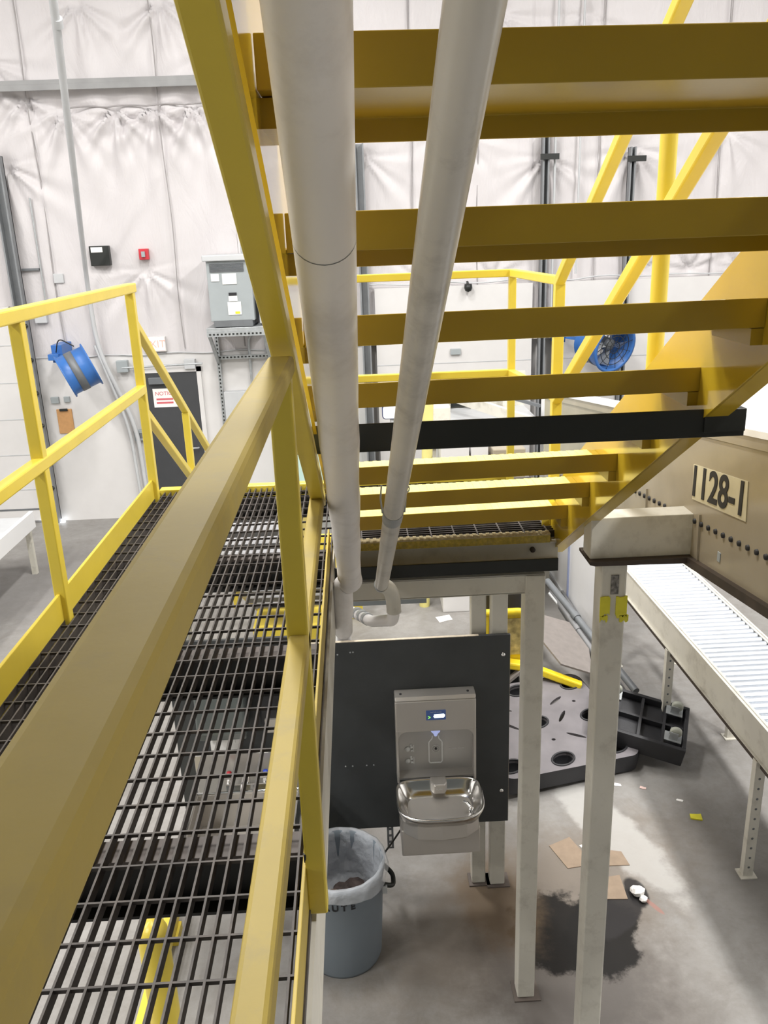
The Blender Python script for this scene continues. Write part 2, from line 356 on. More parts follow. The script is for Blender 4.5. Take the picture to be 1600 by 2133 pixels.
# ------------------------------------------------------------------ door tracks and pipes up the wall
def track(x, z0, z1, label, grp, hinges=0, w=.085, m='trk'):
    t = thing('door_track', label, 'door track', (x, WY-.2, z0), grp)
    b_ = MB(); b_.box(x-w/2, x-w/2+.02, WY-.24, WY-.12, z0, z1); b_.box(x-w/2, x+w/2, WY-.14, WY-.12, z0, z1); b_.box(x+w/2-.02, x+w/2, WY-.24, WY-.12, z0, z1)
    link('rail', b_, m, t)
    for k in range(hinges):
        zz = .55+k*.45
        h_ = MB(); h_.box(x-.05, x+.07, WY-.27, WY-.235, zz-.03, zz+.03); h_.tube([(x-.07, WY-.26, zz), (x+.09, WY-.26, zz)], .018, 8)
        link('bracket', h_, 'black', t)
    return t
track(-4.42, .02, 4.9, 'dark grey steel door track with black brackets left of the clipboard', 'overhead door tracks on the wall', 6, .14, 'trk')
track(.165, .02, 4.9, 'dark steel door track seen behind the white pipes', 'overhead door tracks on the wall', 1, .12)
track(2.57, .02, 5.0, 'dark steel door track behind the corner of the yellow landing rail', 'overhead door tracks on the wall', 2, .085)
track(3.70, .9, 4.75, 'dark steel door track at right above the blue fan', 'overhead door tracks on the wall', 0, .075)
for x0, z1 in ((2.57, 4.68), (3.70, 4.62)):
    c = MB().box(x0-.08, x0+.16, WY-.27, WY-.24, z1-.05, z1+.02)
    tag(link('track_clamp', c, 'black'), 'black clamp plate on the ' + ('left' if x0 < 3 else 'right') + ' of the two tracks behind the stair handrail', 'clamp')
tag(link('downpipe', MB().tube([(2.70, WY-.16, 2.4), (2.70, WY-.16, 6.6)], .017, 10), 'lgrey'), 'thin grey pipe running up the wall beside a dark track', 'pipe')
tag(link('downpipe', MB().tube([(3.02, WY-.16, 3.2), (3.02, WY-.16, 6.6)], .014, 10), 'lgrey'), 'thin pale pipe on the wall between two dark tracks', 'pipe')
# conduits on the left
t = thing('electrical_conduit', 'pale vertical conduit dropping from the roof past the blue fan to behind the door', 'conduit', (-3.1, WY-.15, .1))
pth = fillet([(-2.55, 8.6, 6.4), (-2.68, 9.1, 5.96), (-3.49, WY-.2, 3.3), (-3.49, WY-.15, 2.45), (-3.10, WY-.15, 1.35), (-3.06, WY-.15, .02)], .35, 7)
link('conduit_run', MB().tube(pth, [.042 if p.z > 4.6 else .03 for p in pth], 12), 'lgrey', t)
link('coupling', MB().tube([(-2.70, 9.2, 5.86), (-2.715, 9.26, 5.80)], .052, 12), 'lgrey', t)
tag(link('electrical_conduit', MB().tube(fillet([(-3.52, WY-.15, 2.5), (-3.20, WY-.15, 1.35), (-3.15, WY-.15, .02)], .3, 7), .022, 10), 'lgrey'), 'second pale conduit bending down beside the thick one left of the door', 'conduit')
tag(link('electrical_conduit', MB().tube(fillet([(-3.03, WY-.12, 2.32), (-3.03, WY-.12, 1.28)], .1), .012, 8), 'galv'), 'thin vertical conduit between the grey junction box and the outlet by the door', 'conduit')
tag(link('electrical_conduit', MB().tube([(-3.2, WY-.14, 2.18), (-2.1, WY-.14, 2.2)], .014, 8), 'galv'), 'horizontal conduit running over the top of the black door', 'conduit')
tag(link('electrical_conduit', MB().tube([(-4.1, WY-.1, 4.4), (-4.1, WY-.1, 2.95)], .012, 8), 'galv'), 'thin conduit beside the left door track ending in a small box', 'conduit')
def wallbox(name, label, cat, x0, x1, z0, z1, m, dep=.07, bev=.006, grp=None):
    return tag(link(name, MB().box(x0, x1, WY-.06-dep, WY-.05, z0, z1), m, bev=bev), label, cat, grp)
wallbox('junction_box', 'grey junction box at the left end of the conduit over the door', 'junction box', -3.27, -3.12, 2.12, 2.28, 'mgrey', .09)
wallbox('junction_box', 'small grey conduit box above the right end of the black door', 'junction box', -2.35, -2.2, 2.13, 2.26, 'lgrey', .09)
ob = wallbox('outlet_box', 'grey outlet box with dark sockets low on the wall left of the door', 'outlet', -3.16, -3.0, 1.15, 1.3, 'mgrey', .06)
link('socket', MB().box(-3.12, -3.04, WY-.126, WY-.119, 1.19, 1.26), 'dgrey', ob)
wallbox('switch_plate', 'left one of two small grey switch plates below the blue fan', 'switch', -4.25, -4.14, 1.72, 1.81, 'mgrey', .03)
wallbox('switch_plate', 'right one of two small grey switch plates below the blue fan', 'switch', -4.07, -3.99, 1.73, 1.81, 'mgrey', .03)
wallbox('junction_box', 'tiny pale grey box on the white wall left of the black display', 'junction box', -3.95, -3.82, 3.33, 3.45, 'lgrey', .05)
wallbox('junction_box', 'small grey box under the thin conduit beside the left door track', 'junction box', -4.28, -4.12, 2.82, 2.98, 'lgrey', .06)
wallbox('pull_plate', 'small dark bar hanging across the thin left conduit', 'bracket', -4.35, -4.12, 3.5, 3.53, 'dgrey', .05, .003)
cb = wallbox('clipboard', 'brown clipboard hanging on the white wall below the left fan', 'clipboard', -4.20, -3.99, 1.29, 1.635, 'clip', .02)
link('clip', MB().box(-4.15, -4.04, WY-.10, WY-.079, 1.61, 1.645), 'black', cb, bev=.003)
bx = wallbox('wall_display', 'black square box with a pale green lit strip high on the wall', 'display', -3.425, -3.17, 3.53, 3.78, 'black', .08)
link('lit_strip', MB().box(-3.40, -3.25, WY-.145, WY-.139, 3.70, 3.765), 'whitemat', bx)
fa = wallbox('fire_alarm', 'small red fire alarm strobe on the white wall', 'fire alarm', -2.79, -2.665, 3.585, 3.725, 'red', .06)
link('strobe', MB().box(-2.75, -2.705, WY-.15, WY-.119, 3.62, 3.69), 'mgrey', fa)
ex = wallbox('exit_sign', 'pale lit exit sign above the black door', 'exit sign', -2.86, -2.57, 2.38, 2.58, 'white', .07)
link('lit_face', MB().box(-2.845, -2.585, WY-.135, WY-.129, 2.395, 2.565), 'exit', ex)
link('lettering', text_mb('EXIT', .14, (-2.715, WY-.138, 2.48), (1, 0, 0), (0, 0, 1), .003), 'exitletter', ex)
ds = tag(link('door_notice', MB().box(-2.83, -2.50, WY-.106, WY-.1, 1.61, 1.87), 'whitemat'), 'white paper notice with red print taped to the black door', 'notice')
link('red_print', text_mb('NOTICE', .075, (-2.665, WY-.1075, 1.80), (1, 0, 0), (0, 0, 1), .001), 'redink', ds)
rp = MB()
for k in range(2): rp.box(-2.79, -2.56, WY-.108, WY-.1055, 1.66+k*.05, 1.685+k*.05)
link('print_lines', rp, 'redink', ds)
tag(link('security_camera', MB().lathe([(.0001, .0), (.05, .0), (.055, -.05), (.04, -.09), (.0001, -.105)], (1.56, WY-.2, 3.12)).tube([(1.56, WY-.2, 3.1), (1.56, WY-.1, 3.14)], .02, 8), 'black'), 'small black dome camera on the white wall above the dock door', 'camera')
tag(link('door_latch', MB().box(1.32, 1.46, WY-.16, WY-.12, 2.18, 2.26), 'mgrey', bev=.004), 'small grey latch in the middle of the white dock door', 'latch')
# daylight under the left dock door
tag(link('daylight_gap', MB().box(-4.62, -4.30, WY-.16, WY-.125, .0, .05), 'daylight'), 'bright slit of daylight under the corner of the left dock door', 'daylight gap')

# ------------------------------------------------------------------ fans
def fan(label, c, axis, R, Lh, arm):
    t = thing('drum_fan', label, 'fan', c, 'blue drum fans fixed to the wall')
    ax = Vector(axis).normalized(); c = Vector(c)
    prof = [(R-.012, -Lh/2), (R+.03, -Lh/2), (R+.03, -Lh/2+.015), (R, -Lh/2+.03), (R, -.05), (R, .05), (R, Lh/2-.03), (R+.03, Lh/2-.015), (R+.03, Lh/2), (R-.012, Lh/2), (R-.012, -Lh/2)]
    link('drum', MB().lathe(prof, c, ax, 40), 'blue', t)
    link('middle_band', MB().lathe([(R+.002, -.07), (R+.006, -.07), (R+.006, .03), (R+.002, .03)], c, ax, 40), 'dgrey', t)
    for sgn, nm in ((1, 'front_grille'), (-1, 'rear_grille')):
        g = MB()
        for rr_ in (.25, .5, .75, .98):
            g.lathe([(R*rr_-.004, -.003), (R*rr_+.004, -.003), (R*rr_+.004, .003), (R*rr_-.004, .003), (R*rr_-.004, -.003)], c+ax*sgn*(Lh/2-.01), ax, 32)
        u = ax.orthogonal().normalized(); w = ax.cross(u)
        for k in range(12):
            dd = u*math.cos(k*PI/6)+w*math.sin(k*PI/6)
            g.bar(c+ax*sgn*(Lh/2-.01)+dd*.03, c+ax*sgn*(Lh/2-.01)+dd*(R-.01), .005, .005, ax)
        link(nm, g, 'black', t)
    link('motor', MB().lathe([(.0001, -.12), (.085, -.12), (.085, .1), (.03, .12), (.0001, .12)], c, ax, 24), 'dgrey', t)
    bl = MB(); u = ax.orthogonal().normalized(); w = ax.cross(u)
    for k in range(4):
        a0 = k*PI/2+.4
        d0 = u*math.cos(a0)+w*math.sin(a0); d1 = u*math.cos(a0+.5)+w*math.sin(a0+.5)
        o = c+ax*.07
        bl.add([o+d0*.06-ax*.03, o+d1*.06+ax*.03, o+d1*(R-.03)+ax*.05, o+d0*(R-.03)-ax*.05,
                o+d0*.06-ax*.024, o+d1*.06+ax*.036, o+d1*(R-.03)+ax*.056, o+d0*(R-.03)-ax*.044],
               [(0, 1, 2, 3), (7, 6, 5, 4), (0, 4, 5, 1), (1, 5, 6, 2), (2, 6, 7, 3), (3, 7, 4, 0)])
    link('blades', bl, 'galv', t)
    a = Vector(arm)
    ar = MB(); ar.bar(c-ax*.02+Vector((0, 0, .0)), a, .05, .05); ar.box(a.x-.07, a.x+.07, a.y-.02, WY-.05, a.z-.09, a.z+.14)
    ar.box(a.x-.1, a.x+.04, a.y-.1, a.y+.02, a.z-.05, a.z+.03)
    link('wall_arm', ar, 'blue', t, bev=.004)
    link('power_cord', MB().tube(fillet([tuple(a+Vector((0, -.05, .05))), tuple(a+Vector((.1, -.2, .25))), tuple(c+Vector((0, -.05, R+.06)))], .2), .008, 6), 'black', t)
    return t
fan('blue drum fan tilted downwards on the wall left of the black door', (-3.56, 10.95, 2.27), (.868, .336, .365), .255, .38, (-3.93, WY-.45, 2.42))
fan('blue drum fan behind the yellow stair handrails at right, grille facing out', (3.30, 11.1, 2.33), (.42, -.85, -.22), .31, .42, (2.80, WY-.3, 2.40))
# ------------------------------------------------------------------ transformer on its rack
t = thing('transformer', 'grey electrical transformer cabinet with white labels on the high rack', 'transformer', (-1.56, 11.35, 2.72))
link('cabinet', MB().box(-1.83, -1.27, 11.1, 11.7, 2.80, 3.55), 'mgrey', t, bev=.008)
link('lid', MB().box(-1.87, -1.23, 11.05, 11.72, 3.545, 3.62), 'lgrey', t, bev=.012)
v = MB()
for k in range(8): v.box(-1.79, -1.36, 11.085, 11.10, 3.415+k*.013, 3.423+k*.013)
link('top_vent', v, 'dgrey', t)
link('base_vent', MB().box(-1.80, -1.30, 11.10, 11.6, 2.73, 2.81), 'dgrey', t)
for x0, x1, z0, z1 in ((-1.78, -1.68, 3.30, 3.39), (-1.64, -1.46, 3.26, 3.39), (-1.58, -1.47, 3.05, 3.115), (-1.60, -1.43, 2.88, 3.04)):
    link('white_label', MB().box(x0, x1, 11.09, 11.1, z0, z1), 'whitemat', t)
link('black_label', MB().box(-1.575, -1.475, 11.088, 11.1, 3.12, 3.155), 'ink', t)
link('yellow_label', MB().box(-1.51, -1.45, 11.087, 11.0899, 2.89, 2.92), 'ytape', t)
t = thing('strut_rack', 'slotted grey steel rack bolted to the wall carrying the transformer', 'rack', (-1.55, 11.4, 1.0))
def strut(p0, p1, w=.05):
    b_ = MB(); b_.bar(p0, p1, w, w); p0 = Vector(p0); p1 = Vector(p1); L_ = (p1-p0).length
    return b_
link('shelf', MB().box(-1.9, -1.15, 11.08, 11.72, 2.67, 2.72), 'galv', t, bev=.004)
for xx in (-1.88, -1.17):
    link('upright', strut((xx, 11.70, .5), (xx, 11.70, 2.67)), 'galv', t)
    link('brace', strut((xx, 11.1, 2.66), (xx, 11.68, 2.2), .04), 'galv', t)
link('cross_strut', strut((-1.9, 11.66, 2.27), (-1.1, 11.66, 2.27)), 'galv', t)
link('cross_strut', strut((-1.9, 11.10, 2.64), (-1.12, 11.10, 2.64), .06), 'galv', t)
hs = MB()
for k in range(14): hs.box(-1.87+k*.05, -1.845+k*.05, 11.066, 11.072, 2.63, 2.65)
for k in range(15): hs.box(-1.86+k*.05, -1.835+k*.05, 11.628, 11.637, 2.262, 2.28)
for xx in (-1.88, -1.17):
    for k in range(40): hs.box(xx-.008, xx+.008, 11.670, 11.676, .55+k*.052, .575+k*.052)
so_ = link('slots', hs, 'black', t); so_['kind'] = 'stuff'
tag(link('electrical_conduit', MB().tube(fillet([(-1.45, WY-.1, 1.7), (-1.45, WY-.1, 2.5), (-1.35, WY-.1, 2.62)], .1), .018, 8), 'galv'), 'vertical conduit under the transformer shelf', 'conduit')
tag(link('electrical_conduit', MB().tube(fillet([(-1.42, 11.55, 3.6), (-1.42, 11.55, 3.85), (-1.38, WY-.1, 4.1), (-1.38, WY-.1, 5.6)], .1), .014, 8), 'galv'), 'thin conduit rising from the lid of the transformer', 'conduit')
tag(link('disconnect_box', MB().box(-1.22, -1.02, 11.2, 11.7, 2.75, 3.1), 'lgrey', bev=.006), 'small pale box at the right side of the transformer', 'box')
tag(link('breaker_box', MB().box(-1.84, -1.48, WY-.2, WY-.06, 1.40, 1.80), 'lgrey', bev=.006), 'pale grey panel box on the wall under the transformer rack', 'breaker box')
tag(link('wall_cabinet', MB().box(-1.0, -.2, WY-.4, WY-.06, .05, 1.5), mat('pale_green_enamel', (.5, .68, .62), .35), bev=.008), 'pale green cabinet against the wall seen between the yellow posts', 'cabinet')

# ------------------------------------------------------------------ far machinery seen between the treads
t = thing('convex_mirror', 'small white rounded panel with a dark blue rim seen under the stair', 'mirror', (.29, 8, 1.2))
def rrect(x0, x1, z0, z1, r, k=5):
    o = []
    for cx_, cz_, a0 in ((x1-r, z1-r, 0), (x0+r, z1-r, PI/2), (x0+r, z0+r, PI), (x1-r, z0+r, 1.5*PI)):
        for j in range(k+1): o.append((cx_+r*math.cos(a0+j*PI/2/k), cz_+r*math.sin(a0+j*PI/2/k)))
    return o
link('rim', MB().prism(rrect(.235, .415, 2.085, 2.225, .035), lambda p: (p[0], 8.0, p[1]), lambda p: (p[0], 8.04, p[1])), 'navy', t)
link('face', MB().prism(rrect(.243, .407, 2.093, 2.217, .03), lambda p: (p[0], 7.995, p[1]), lambda p: (p[0], 8.0, p[1])), 'mirrorface', t)
link('pole', MB().tube([(.33, 8.03, 0), (.33, 8.03, 2.1)], .02, 10), 'lgrey', t)
t = thing('sorting_conveyor', 'long cream conveyor trough running along the far wall behind the stair', 'conveyor', (1.6, 9.6, 0))
link('bed', MB().box(.75, 2.08, 8.6, 10.4, 1.62, 1.70), 'lgrey', t)
link('back_panel', MB().box(.75, 2.10, 10.35, 10.42, 1.70, 2.12), 'cream', t)
link('slanted_rail', MB().bar((.85, 10.3, 1.98), (2.0, 8.55, 1.80), .05, .12), 'cream', t)
link('dark_rail', MB().bar((1.05, 10.34, 2.08), (2.05, 9.25, 1.90), .03, .035), 'dgrey', t)
for xx in (1.1, 1.45, 1.85):
    link('upright', MB().box(xx-.05, xx+.05, 10.22, 10.35, 0, 2.14), 'cream', t)
for xx in (.8, 1.4, 2.02):
    link('leg', MB().box(xx-.04, xx+.04, 8.62, 8.7, 0, 1.62), 'cream', t)
link('drive_guard', MB().box(.78, .98, 8.7, 9.3, 1.70, 2.05), 'cream', t, bev=.02)
link('dark_opening', MB().box(1.0, 1.35, 10.3, 10.36, 1.72, 1.98), 'black', t)
tag(link('storage_cabinet', MB().box(.80, 1.08, 8.0, 8.5, 0, 1.78), 'white', bev=.008), 'left white cabinet under the far conveyor', 'cabinet', 'white cabinets under the far conveyor')
tag(link('storage_cabinet', MB().box(1.10, 1.27, 8.0, 8.5, 0, 1.78), 'white', bev=.008), 'narrow right white cabinet under the far conveyor', 'cabinet', 'white cabinets under the far conveyor')
tag(link('machine_cover', MB().box(1.30, 1.62, 7.9, 8.5, 0, 1.76), 'creamd', bev=.01), 'beige sheet metal machine cover right of the white cabinets', 'machine')
tag(link('guard_post', MB().tube([(.62, 8.2, 0), (.70, 8.2, 2.22)], .055, 14), mat('pale_yellow_paint', (.75, .68, .25), .4)), 'pale yellow post standing just right of the thin pipe', 'post')
# white enclosure on the floor at right, behind the support column
t = thing('white_enclosure', 'tall white sheet enclosure standing behind the column with yellow tape', 'enclosure', (2.3, 8.0, 0))
link('panel', MB().box(2.14, 2.18, 6.9, 9.6, .03, 1.95), 'whiteg', t)
link('corner_strip', MB().box(2.125, 2.14, 8.08, 8.11, .03, 1.95), mat('blue_grey_strip', (.35, .4, .6), .4), t)
link('frame', MB().box(2.13, 2.19, 6.9, 9.6, 0, .03), 'lgrey', t)

# ------------------------------------------------------------------ left conveyor by the dock door
t = thing('gravity_conveyor', 'low white conveyor end with leg by the dock door, far left', 'conveyor', (-4.2, 9.3, 0))
link('bed', MB().box(-4.75, -4.0, 6.2, 9.7, .66, .72), 'lgrey', t)
for xx in (-4.77, -3.98): link('side_rail', MB().box(xx-.025, xx+.025, 6.2, 9.75, .58, .78), 'whiteg', t)
for xx in (-4.70, -4.03):
    for yy in (6.5, 9.68): link('leg', MB().box(xx-.03, xx+.03, yy-.03, yy+.03, 0, .62), 'cream', t)

# ================================================================== PLATFORM
XL, XR = -1.07, -.139
t = thing('walkway_platform', 'steel platform walkway with dark open bar grating and yellow toe boards', 'platform', (-.6, 2, ZD))
g = MB()
nb = 31
for k in range(nb+1):
    x = XL + (XR-XL)*k/nb
    g.box(x-.0024, x+.0024, -.4, 4.30, ZD-.027, ZD)
y = -.35
while y < 4.3:
    g.box(XL, XR, y-.0025, y+.0025, ZD-.009, ZD-.0005); y += .1016
link('grating', g, 'grate', t)
g = MB()
for k in range(32):
    yy = 3.44+k*.0262
    g.box(XR+.004, .92, yy-.0024, yy+.0024, ZD-.032, ZD)
for k in range(11): g.box(XR+.03+k*.1016-.003, XR+.03+k*.1016+.003, 3.42, 4.27, ZD-.009, ZD+.0006)
link('landing_grating', g, 'grate', t)
link('cross_bars_worn', MB().box(XR, .92, 4.25, 4.29, ZD-.04, ZD), 'grate', t)
nos = MB()
for k in range(64):
    x0 = XR+.02+k*.0145
    nos.box(x0, x0+.0145, 3.385, 3.432, ZD-.004, ZD+(.004 if k % 2 else .0))
link('landing_nosing', MB().box(XR+.02, XR+.02+64*.0145, 3.387, 3.43, ZD-.038, ZD-.003), 'ygrit', t)
link('worn_nosing_top', nos, 'ytan', t)
link('end_nosing', MB().box(XL, XR, 4.30, 4.36, ZD-.05, ZD+.012), 'yellow', t, bev=.003)
link('toe_board', MB().box(XL-.012, XL, -.4, 4.26, ZD-.06, ZD+.10), 'yellow', t, bev=.002)
link('toe_board', MB().box(-.147, -.140, -.4, 3.30, ZD-.02, ZD+.10), 'yrail', t, bev=.0015)
link('toe_board', MB().box(-.12, .80, 4.255, 4.265, ZD, ZD+.10), 'yellow', t)
for yy in (.62, 1.55, 2.48, 3.36, 4.32):
    cbm = MB(); cbm.box(XL, XR, yy-.004, yy+.004, ZD-.16, ZD-.043); cbm.box(XL, XR, yy-.045, yy+.03, ZD-.168, ZD-.16)
    cbo = link('cross_beam', cbm, 'beamblk', t)
    link('top_flange', MB().box(XL, XR, yy-.02, yy+.05, ZD-.043, ZD-.034), 'brown', cbo)  # brown instead of black: light falling through the grating is in the colour
link('side_beam', MB().box(XL-.05, XL-.013, -.4, 4.3, ZD-.24, ZD-.07), 'brown', t)
link('side_beam', MB().box(-.156, -.137, -.4, 3.40, 2.29, ZD-.026), 'brown', t)
link('beam_face', MB().box(-.137, -.128, -.4, 3.45, 2.28, ZD-.03), 'cream', t)
# white frame below the landing
t = thing('support_frame', 'cream steel frame of posts and channels carrying the landing', 'frame', (.3, 3.75, 0))
hb = MB(); hb.box(-.12, .775, 3.318, 3.326, 2.285, 2.372); hb.box(-.12, .775, 3.318, 3.38, 2.366, 2.374); hb.box(-.12, .775, 3.318, 3.38, 2.283, 2.291)
link('header_beam', hb, 'cream', t, bev=.002)
fb = MB(); fb.box(-.10, .85, 3.41, 3.42, 2.40, ZD-.035); fb.box(-.10, .85, 3.40, 3.45, 2.40, 2.41); fb.box(-.10, .85, 3.39, 3.45, ZD-.043, ZD-.034)
link('landing_channel', fb, 'cream', t, bev=.002)
link('bolt', MB().disc((.735, 3.405, 2.455), .012, (0, -1, 0), 12, .012), 'rust', t)
for (x0, x1, y0, y1, z1) in ((.688, .776, 3.31, 3.40, 2.37), (.674, .762, 4.11, 4.19, ZD-.05), (.566, .648, 4.13, 4.20, 1.98), (-1.05, -.96, 4.11, 4.2, ZD-.2)):
    link('post', MB().box(x0, x1, y0, y1, .008, z1), 'cream', t, bev=.006)
    link('base_plate', MB().box(x0-.018, x1+.03, y0-.02, y1+.02, 0, .008), 'brown', t)
link('rear_beam', MB().box(.5, .77, 4.13, 4.19, 1.93, 2.02), 'cream', t)
link('rear_beam', MB().box(-.12, .34, 4.33, 4.37, 1.80, 1.835), 'mgrey', t)
# lower flight going down beyond the walkway
t = thing('lower_stair', 'short stair going down beyond the far end of the walkway', 'staircase', (-.6, 5.3, 0))
for k in range(12):
    yy = 4.42+k*.29; zz = ZD-.19*(k+1)
    if zz > .1: link('tread', MB().box(XL+.045, -.35, yy, yy+.26, zz-.04, zz), 'greyslab', t)
for xx in (XL+.035, -.34):
    link('stringer', MB().prism([(4.34, ZD-.02), (4.34, ZD-.27), (8.02, .0), (8.22, .0), (8.22, .1)], lambda p, x=xx: (x-.006, p[0], p[1]), lambda p, x=xx: (x+.006, p[0], p[1])), 'yellow', t)

# ------------------------------------------------------------------ guard rails
T42 = ZD+1.077
t = thing('guard_rail', 'yellow square tube guard rail along the left edge of the walkway', 'railing', (XL, 2.5, ZD))
w = .042
link('top_rail', MB().box(XL-.02, XL+.025, -.3, 4.25, T42-.045, T42), 'yellow', t, bev=.006)
link('mid_rail', MB().box(XL-.02, XL+.022, -.3, 4.22, ZD+.545, ZD+.59), 'yellow', t, bev=.006)
for yy in (1.3, 2.76, 4.205):
    link('post', MB().box(XL-.022, XL+.02, yy-.02, yy+.025, ZD-.06, T42-.04), 'yellow', t, bev=.005)
t = thing('guard_rail', 'yellow guard rail close to the camera between the walkway and the stair', 'railing', (-.12, 1.3, ZD))
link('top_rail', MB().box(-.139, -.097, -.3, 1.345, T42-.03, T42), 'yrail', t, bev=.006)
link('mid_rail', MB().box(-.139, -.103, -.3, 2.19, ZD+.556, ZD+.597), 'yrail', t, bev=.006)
link('post', MB().box(-.141, -.103, 1.325, 1.362, ZD-.012, T42-.028), 'yellow', t, bev=.004)
sl = MB(); sl.bar((-.118, -.1, 4.56), (-.118, 2.20, 3.098), .038, .038)
link('sloped_rail', sl, 'yellow', t, bev=.004)
wd = MB().tube([(-.137, 1.335, 2.60), (-.141, 1.337, 2.53)], .004, 6).tube([(-.139, 1.328, 2.66), (-.139, 1.33, 2.64)], .004, 6)
link('weld_mark', wd, 'ink', t)
t = thing('guard_rail', 'yellow guard rail round the far corner of the stair landing', 'railing', (.4, 4.25, ZD))
link('top_rail', MB().bar((-.14, 4.23, T42-.02), (.79, 4.23, T42-.02), .036, .036), 'yellow', t, bev=.004)
link('top_rail', MB().bar((.785, 4.23, T42-.02), (.85, 3.53, T42-.025), .036, .036), 'yellow', t, bev=.004)
link('mid_rail', MB().bar((-.14, 4.23, ZD+.57), (.79, 4.23, ZD+.57), .036, .036), 'yellow', t, bev=.004)
link('mid_rail', MB().bar((.785, 4.23, ZD+.57), (.85, 3.53, ZD+.57), .036, .036), 'yellow', t, bev=.004)
link('post', MB().box(.768, .804, 4.212, 4.248, ZD, T42-.03), 'yellow', t, bev=.004)
link('post', MB().box(.83, .872, 3.51, 3.552, ZD, T42-.01), 'yellow', t, bev=.004)
t = thing('stair_handrail', 'yellow handrail sloping down beyond the left end of the walkway', 'railing', (XL, 5, ZD-.5))
link('top_rail', MB().bar((XL, 4.22, 3.41), (XL, 6.4, 2.02), .04, .04), 'yellow', t, bev=.005)
link('mid_rail', MB().bar((XL, 4.22, 2.97), (XL, 6.4, 1.58), .04, .04), 'yellow', t, bev=.005)
link('post', MB().bar((XL, 5.19, 1.8), (XL, 5.19, 2.78), .042, .042), 'yellow', t, bev=.005)
link('post', MB().bar((XL, 6.38, .9), (XL, 6.38, 2.03), .042, .042), 'yellow', t, bev=.005)

# ------------------------------------------------------------------ the stair overhead
SL = .1843/.302
t = thing('staircase', 'yellow steel staircase seen from below climbing overhead towards the camera', 'staircase', (.4, 3.4, ZD))
def Yn(n_): return 3.2037-(n_-1)*.302-.0078
for n_ in range(1, 14):
    yk = Yn(n_); zk = ZD+n_*.1843; zp = zk-.056; dpt = .262
    prof = [(0, zk), (0, zp-.003), (dpt, zp-.003), (dpt, zp-.036), (dpt+.004, zp-.036), (dpt+.004, zp+.003), (.004, zp+.003), (.004, zk)]
    tr = MB()
    tr.prism(prof, lambda p: (-.099, yk+p[0]-.0117, p[1]), lambda p: (.838, yk+p[0]+.0249, p[1]))
    tread = link('tread', tr, 'ytread', t, bev=.0015)
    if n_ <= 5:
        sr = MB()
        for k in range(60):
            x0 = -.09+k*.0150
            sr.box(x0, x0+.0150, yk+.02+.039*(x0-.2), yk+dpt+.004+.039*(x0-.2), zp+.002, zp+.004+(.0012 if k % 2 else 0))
        link('nosing_grip_lit', sr, 'ygrip_lit', tread)  # serrated grip over the tread top, coloured as if brightly lit
def sz(y_): return ZD+(3.515-y_)*SL-.135      # lower edge of the stringers
for xx, out in ((-.104, -1), (.842, 1)):
    yt = -.85
    st = MB()
    pl = [(3.515, sz(3.515)), (3.515, sz(3.515)+.16), (3.30, sz(3.30)+.315), (yt, sz(yt)+.315), (yt, sz(yt))]
    st.prism(pl, lambda p: (xx-.004, p[0], p[1]), lambda p: (xx+.004, p[0], p[1]))
    x1 = xx+out*.055
    for off in ((0, .307) if out > 0 else ()):
        st.prism([(3.515 if off == 0 else 3.30, sz(3.515 if off == 0 else 3.30)+off), (yt, sz(yt)+off), (yt, sz(yt)+off+.010), (3.515 if off == 0 else 3.30, sz(3.515 if off == 0 else 3.30)+off+.010)],
                 lambda p: (xx, p[0], p[1]), lambda p: (x1, p[0], p[1]))
    link('stringer', st, 'ygloss', t)
    for n_ in range(1, 11):
        yk = Yn(n_); zk = ZD+n_*.1843-.06
        a, b2 = (xx-out*.004, xx-out*.03)
        link('tread_clip', MB().box(min(a, b2), max(a, b2), yk+.03, yk+.22, zk-.035, zk-.001), 'ytread', t)
link('end_plate', MB().box(.80, .846, 3.512, 3.520, sz(3.515), sz(3.515)+.16), 'yellow', t)
ba = MB(); ba.box(-.153, .942, 1.975, 1.983, 3.288, 3.352); ba.box(-.153, .942, 1.975, 2.03, 3.283, 3.29)
ba.box(.84, .942, 1.97, 2.03, 3.296, 3.352)
link('support_angle', ba, 'black', t, bev=.0015)
ba = MB(); ba.box(-.165, .822, 3.285, 3.293, 2.405, 2.455); ba.box(-.165, .822, 3.285, 3.36, 2.398, 2.406)
link('support_angle', ba, 'black', t, bev=.0015)
t = thing('stair_handrail', 'yellow handrail sloping up along the right side of the staircase', 'railing', (.87, 3, 3))
link('top_rail', MB().bar((.85, 3.53, 3.575), (.85, .6, 3.575+2.93*.612), .04, .04), 'yellow', t, bev=.005)
link('mid_rail', MB().bar((.85, 3.53, 3.085), (.85, .6, 3.085+2.93*.612), .04, .04), 'yellow', t, bev=.005)
link('post', MB().tube([(.87, 2.425, 3.33), (.87, 2.425, 4.24)], .0235, 16), 'yellow', t)
link('post', MB().tube([(.87, 1.0, 4.2), (.87, 1.0, 5.1)], .0235, 16), 'yellow', t)

